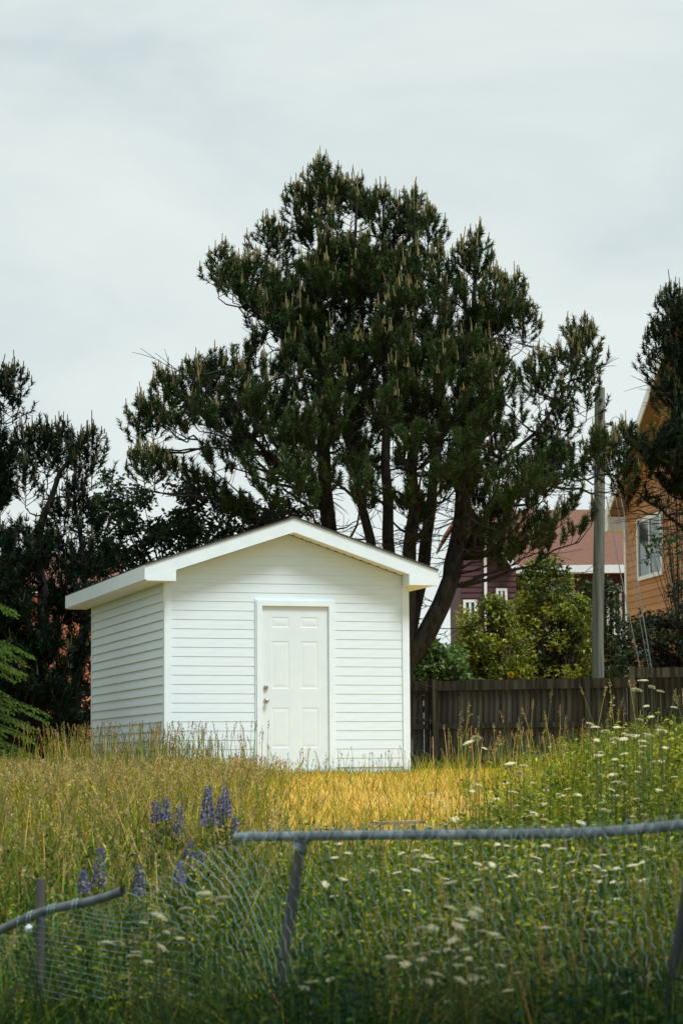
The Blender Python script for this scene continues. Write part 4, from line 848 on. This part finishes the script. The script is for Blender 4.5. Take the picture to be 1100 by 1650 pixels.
for (x, y) in [(766, 1190), (754, 1197), (780, 1206), (822, 1231), (843, 1234), (836, 1246), (950, 1167), (958, 1172), (975, 1179), (993, 1172), (1035, 1097), (1025, 1112), (1049, 1107), (1063, 1114), (1040, 1138), (1085, 1140), (1048, 1155), (1030, 1160), (1024, 1186), (990, 1191), (1050, 1200), (1005, 1215), (1066, 1178)]: umbel(x, y, random.uniform(13.8, 15.6), random.uniform(.022, .040), ('tall white umbel', [(766, 1197, 'alone against the board fence nearest the shed'), (834, 1236, 'at the foot of the board fence, mid way along'), (960, 1172, 'against the board fence just right of the pole'), (1040, 1106, 'topmost, against the fence right of its step'), (1050, 1145, 'below the topmost ones at the fence step'), (1020, 1185, 'among the weeds before the board fence'), (1050, 1200, 'in the weeds at the right edge, below the fence')]), 'tall umbels before the board fence')
for q in range(48):
    x = random.uniform(955, 1098); y = random.uniform(1168, 1320); umbel(x, y, random.uniform(12.5, 15.2), random.uniform(.014, .028), ('pale umbel', [(985, 1200, 'among weeds before the right of the board fence'), (1060, 1200, 'among weeds close to the right edge, high up'), (985, 1290, 'among weeds above the rail, right of the lawn'), (1060, 1290, 'among weeds at the right edge above the rail')]), 'umbels among the right weeds')

# ------------------------------------------------------------------ lupins
def lupin_meshes(seed):
    r_ = np.random.default_rng(seed); parts = []
    for q in range(150):
        t = q/150; a = q*2.39996+r_.normal(0, .2); rr = .20*(1-.66*t**1.7); z_ = t; s_ = .054*(1-.45*t)*r_.uniform(.8, 1.2)
        o = np.array([math.cos(a), math.sin(a), 0]); sd_ = np.array([-o[1], o[0], 0]); up = np.array([0, 0, 1.]); c = o*rr*.55+up*z_
        V = np.array([c, c+o*s_*1.5+up*s_*1.1, c+o*s_*1.2+sd_*s_*.8+up*s_*.2, c+o*s_*2.0-up*s_*.5, c+o*s_*1.2-sd_*s_*.8+up*s_*.2])
        col = np.array([[.145, .165, .31], [.21, .205, .34], [.085, .105, .24]][q % 3])*r_.uniform(.7, 1.15)
        if r_.random() < .12: col = np.array([.42, .36, .47])
        parts.append((V, np.array([(0, 2, 1), (0, 1, 4), (1, 2, 3), (1, 3, 4), (0, 4, 3), (0, 3, 2)]), np.tile(col, (5, 1))))
    return fast('flower_spike', *(lambda a: (a[0], a[1], M['petal'], a[2]))(join(parts)))
LUP = [lupin_meshes(k) for k in range(3)]
def palm_mesh():
    parts = []
    for q in range(9):
        a = q*2*math.pi/9; d = np.array([math.cos(a), math.sin(a), .25]); s_ = np.array([-d[1], d[0], 0])*.10
        parts.append((np.array([[0, 0, 0], d*.55+s_+[0, 0, .06], d, d*.55-s_+[0, 0, .06]]), np.array([(0, 1, 2), (0, 2, 3)]), np.tile([[.07, .115, .035]], (4, 1))))
    v, f, t = join(parts); return fast('palmate_leaf', v, f, M['leaf'], t)
PALM = palm_mesh(); LSTEM = MB().tube([(0, 0, 0), (0, 0, .5), (0, 0, 1)], .005, 5).mesh('stem', material('lupin_stem', (.06, .085, .03), .7, (.10, .12, .04)))
LUPS = [(253, 1290, 1326, 'short blue lupin spike, leftmost of the trio behind the sagging mesh top'), (268, 1286, 1322, 'pointed deep blue lupin spike between two paler ones above the mesh'), (286, 1298, 1352, 'pale violet lupin spike, rightmost of the trio above the sagging mesh'),
        (334, 1268, 1332, 'tall dense blue lupin spike standing alone left of the pipe end'), (353, 1283, 1330, 'leaning violet lupin spike just left of the tallest pale one'), (365, 1268, 1318, 'tallest pale violet lupin spike nearest the shed corner grass'), (379, 1316, 1350, 'small lupin spike right behind the open end of the fence rail'),
        (160, 1366, 1430, 'stout violet lupin spike above the fallen pipe'), (136, 1402, 1440, 'short faded lupin spike left of the stout one above the fallen pipe'), (224, 1396, 1442, 'faded lupin spike just beyond the end of the fallen pipe'), (289, 1388, 1425, 'faint lupin spike behind the top strands of the sagging mesh'), (323, 1370, 1398, 'thin fading lupin spike behind the curled mesh ends'), (305, 1352, 1385, 'sparse faded lupin spike below the pale violet one')]
for (x, y0_, y1_, lab) in LUPS:
    D = 14.6 if y0_ < 1340 else (13.2 if y0_ < 1380 else 12.2)
    a, b = at(x, y0_, D), at(x, y1_, D); g_ = float(ground(a[0], a[1])); o = empty('lupin', (a[0], a[1], g_), random.uniform(0, 6), label=lab, cat='flower', group='lupins on the slope')
    hs = a[2]-b[2]; hb_ = b[2]-g_
    s_ = link('stem', LSTEM, o); s_.scale = (1, 1, max(.05, hb_+hs*.9))
    sp_ = link('flower_spike', random.choice(LUP), o, (0, 0, hb_)); wsc = min(.26, max(.17, hs*.9)); sp_.scale = (wsc, wsc, hs); sp_.rotation_euler = (random.gauss(0, .05), random.gauss(0, .05), 0)
    for q in range(6):
        aa = random.uniform(0, 6.28); l = link('palmate_leaf', PALM, o, (.05*math.cos(aa), .05*math.sin(aa), hb_*random.uniform(.35, .9))); l.scale = (.075, .075, .075); l.rotation_euler = (random.gauss(0, .4), random.gauss(0, .4), aa)

# small yellow blossoms of the shrub and one in the meadow
def blossom(px, py, D, r, label):
    p = at(px, py, D); g_ = float(ground(p[0], p[1])); o = empty('yellow_flower', (p[0], p[1], g_), label=label, cat='flower'); h = p[2]-g_
    parts = []
    for q in range(40):
        d = rand_unit(1)[0]; s_ = norm(np.cross(d, rand_unit(1)))[0]; parts.append((np.array([d*.4, d*.9+s_*.35, d*1.08, d*.9-s_*.35])*r+[0, 0, h], np.array([(0, 1, 2), (0, 2, 3)]), np.tile([[.62, .42, .03]], (4, 1))))
    v, f, t = join(parts); link('blossom', fast('blossom', v, f, M['petal'], t), o)
    MB().tube([(0, 0, 0), (.01, 0, h*.6), (0, 0, h)], .004, 4).obj('stem', M['twig'], o)
blossom(822, 1087, 39.6, .055, 'round yellow blossom on top of the board fence edge')
blossom(292, 1272, 15.5, .012, 'tiny orange-yellow flower in the left meadow')
# weathered plank lying on two blocks in the grass
pp = at(640, 1321, 16.2); pp[2] -= .025
pl = empty('plank_step', pp, R(-4), label='weathered brown plank lying level in the grass behind the wire fence', cat='plank')
MB().bar((-.20, 0, 0), (.19, .0, .012), .16, .022).obj('plank', M['plank'], pl); MB().box((.1, -.05, -.33), (.125, .05, -.012)).obj('support', M['dark'], pl)

# ------------------------------------------------------------------ chain link fence
FDp = lambda px: 10.9-2.0*px/1100
def pipe_obj(name, pts, r, parent, mat, open_end=None, k=14):
    P = resample(pts, 22); m_ = MB().tube(P, r, k, open_end is None); o = m_.obj(name, mat, parent, True)
    if open_end is not None:
        Q = P[::-1] if open_end == 0 else P
        d = norm(Q[-1]-Q[-2]); MB().tube(np.array([Q[-1]-d*.12, Q[-1]-d*.06, Q[-1]-d*.004]), r*.93, k, True).obj('pipe_bore', M['pipein'], o)
        ring = MB().tube(np.array([Q[-1]-d*.03, Q[-1]+d*.002]), [r*1.0, r*1.015], k, False); ring.obj('pipe_lip', mat, o)
    return o
rail_px = [(381, 1349), (450, 1347.5), (560, 1346), (700, 1345), (850, 1344), (950, 1342), (1010, 1339), (1060, 1333), (1130, 1326), (1230, 1314)]
rp = np.array([at(x, y, FDp(x)) for x, y in rail_px]); fb = rp[1].copy(); fb[2] = float(ground(fb[0], fb[1]))
cf = empty('chain_link_fence', fb, label='standing section of wire mesh fence with level grey top rail and leaning post', cat='fence')
top = pipe_obj('top_rail', rp-fb, .0205, cf, M['galv'], 0)
def post(parent, org, pts, r, mat, cap=True):
    P = resample([at(x, y, d) for x, y, d in pts], 8)-org; o = MB().tube(P, r, 12).obj('post', mat, parent, True); return o
post(cf, fb, [(486, 1356, 10.06), (474, 1430, 10.06), (458, 1530, 10.06), (436, 1680, 10.06), (425, 1760, 10.06)], .024, M['rust'])
c_ = at(486, 1351, 10.03)-fb
cp = MB(); cp.tube([c_+np.array([-.02, 0, -.05]), c_+np.array([-.005, 0, -.02])], .029, 12); cp.tube([c_+np.array([-.03, .0, -.002]), c_+np.array([.035, .0, .0])], .027, 12); cp.obj('rail_clamp', M['galv'], cf, True)
post(cf, fb, [(1122, 1335, 8.82), (1106, 1450, 8.82), (1086, 1560, 8.82), (1066, 1700, 8.82)], .024, M['steel'])
lp_px = [(-110, 1548), (-40, 1520), (0, 1499), (40, 1480), (70, 1468), (110, 1459), (150, 1452), (180, 1443), (197, 1436)]
lpp = np.array([at(x, y, FDp(x)-.05) for x, y in lp_px]); lb = lpp[4].copy(); lb[2] = float(ground(lb[0], lb[1]))
lf = empty('chain_link_fence', lb, label='collapsed section of wire mesh fence with fallen bent pipe on the left', cat='fence')
pipe_obj('top_rail', lpp-lb, .0205, lf, M['oldpipe'], 1)
post(lf, lb, [(66, 1416, 10.84), (67, 1480, 10.84), (65, 1560, 10.84), (60, 1680, 10.84), (58, 1760, 10.84)], .022, M['rust'])
for x0_ in (30, 45, 50, 78, 83, 88, 118, 124):
    c = at(x0_, float(np.interp(x0_, [p[0] for p in lp_px], [p[1] for p in lp_px])), FDp(x0_)-.05)-lb; a = np.linspace(0, 2*math.pi, 9)
    MB().tube(c+np.stack([.006*np.cos(a*.5), .025*np.cos(a), .025*np.sin(a)], 1), .003, 4, False).obj('tie_wire', M['wire'], lf)
rg = MB(); c = at(47, 1496, 10.7)-lb; rg.add(c+np.array([(0, 0, .022), (.02, -.01, .008), (.012, 0, -.02), (-.014, 0, -.016), (-.02, .006, .006), (0, .016, 0), (0, -.018, 0)]), [(0, 1, 6), (1, 2, 6), (2, 3, 6), (3, 4, 6), (4, 0, 6), (1, 0, 5), (2, 1, 5), (3, 2, 5), (4, 3, 5), (0, 4, 5)]).obj('paper_scrap', M['trim'], lf)
# mesh: wires start along a top line and run down, each a zigzag that hooks its neighbours
TOPS = [(-110, 1552), (0, 1505), (40, 1486), (80, 1474), (120, 1466), (160, 1466), (204, 1446), (233, 1428), (256, 1417), (280, 1407), (305, 1384), (325, 1375), (354, 1365), (385, 1342), (420, 1337), (560, 1333), (700, 1332), (850, 1331), (950, 1329), (1010, 1325), (1060, 1319), (1130, 1312), (1230, 1300)]
BOTS = [(-70, 1640), (40, 1615), (90, 1612), (150, 1610), (210, 1608), (280, 1606), (335, 1604), (362, 1602), (382, 1600), (400, 1598), (420, 1596), (434, 1594), (452, 1592), (480, 1590), (508, 1590), (640, 1588), (772, 1586), (915, 1585), (1012, 1582), (1070, 1580), (1120, 1576), (1190, 1570), (1290, 1560)]
BOW = [0, 0, 0, .05, .15, .35, .5, .5, .5, .5, .48, .42, .35, .22, .12, 0, 0, 0, 0, 0, 0, 0, 0]
tl = np.array(TOPS, float); cum = np.concatenate([[0], np.cumsum(np.linalg.norm(np.diff(tl, axis=0), axis=1))]); bt = np.array(BOTS, float); bw = np.array(BOW)
def meshpt(s_, v):
    T = np.array([np.interp(s_, cum, tl[:, 0]), np.interp(s_, cum, tl[:, 1])]); B = np.array([np.interp(s_, cum, bt[:, 0]), np.interp(s_, cum, bt[:, 1])]); k = np.interp(s_, cum, bw)
    c = T+(B-T)*np.array([.5+.5*k, .5-.62*k]); q = T*(1-v)**2+2*c*v*(1-v)+B*v*v; return q
wires = {0: MB(), 1: MB()}
split = cum[6]; s_ = 4.0; kk = 0
while s_ < cum[-1]-2:
    left = s_ < split; step = 11.5 if s_ < cum[5] else 16.8
    nv = 24 if left else 21; amp = (step*.48 if left else step*(.10+.09*math.sin(s_*.013)**2))
    pts = []
    for q in range(nv):
        v = q/(nv-1); x, y = meshpt(s_+amp*(1 if (q+kk) % 2 else -1), v); x += .8*math.sin(q*.7+kk*1.1); D = FDp(x)-.026+min(1, 3*v)*(.05*math.sin(s_*.011)+.09*v*math.sin(s_*.02+1))
        if q == 0: y -= 4+3*math.sin(kk*2.1); x -= 3
        pts.append(at(x, y, D+(.004 if q % 2 else -.004)))
    wires[0 if left else 1].tube(np.array(pts)-(lb if left else fb), .0024 if left else .0021, 3, False)
    if not left and s_ > cum[13] and random.random() < .85:      # knuckled wire ends laced over the rail
        x, y = meshpt(s_, 0); Dk = FDp(x)-.027
        for sg in ((-1,) if kk % 3 else (1,)):
            wires[1].tube(np.array([at(x-sg*7, y-1-5*random.random(), Dk+.012), at(x-sg*2, y+3, Dk), at(x+sg*5, y+14, Dk), at(x+sg*7, y+20, Dk+.004)])-fb, .0024, 3, False)
    s_ += step; kk += 1
wires[0].obj('wire_mesh', M['wire'], lf, kind='stuff'); wires[1].obj('wire_mesh', M['wire'], cf, kind='stuff')
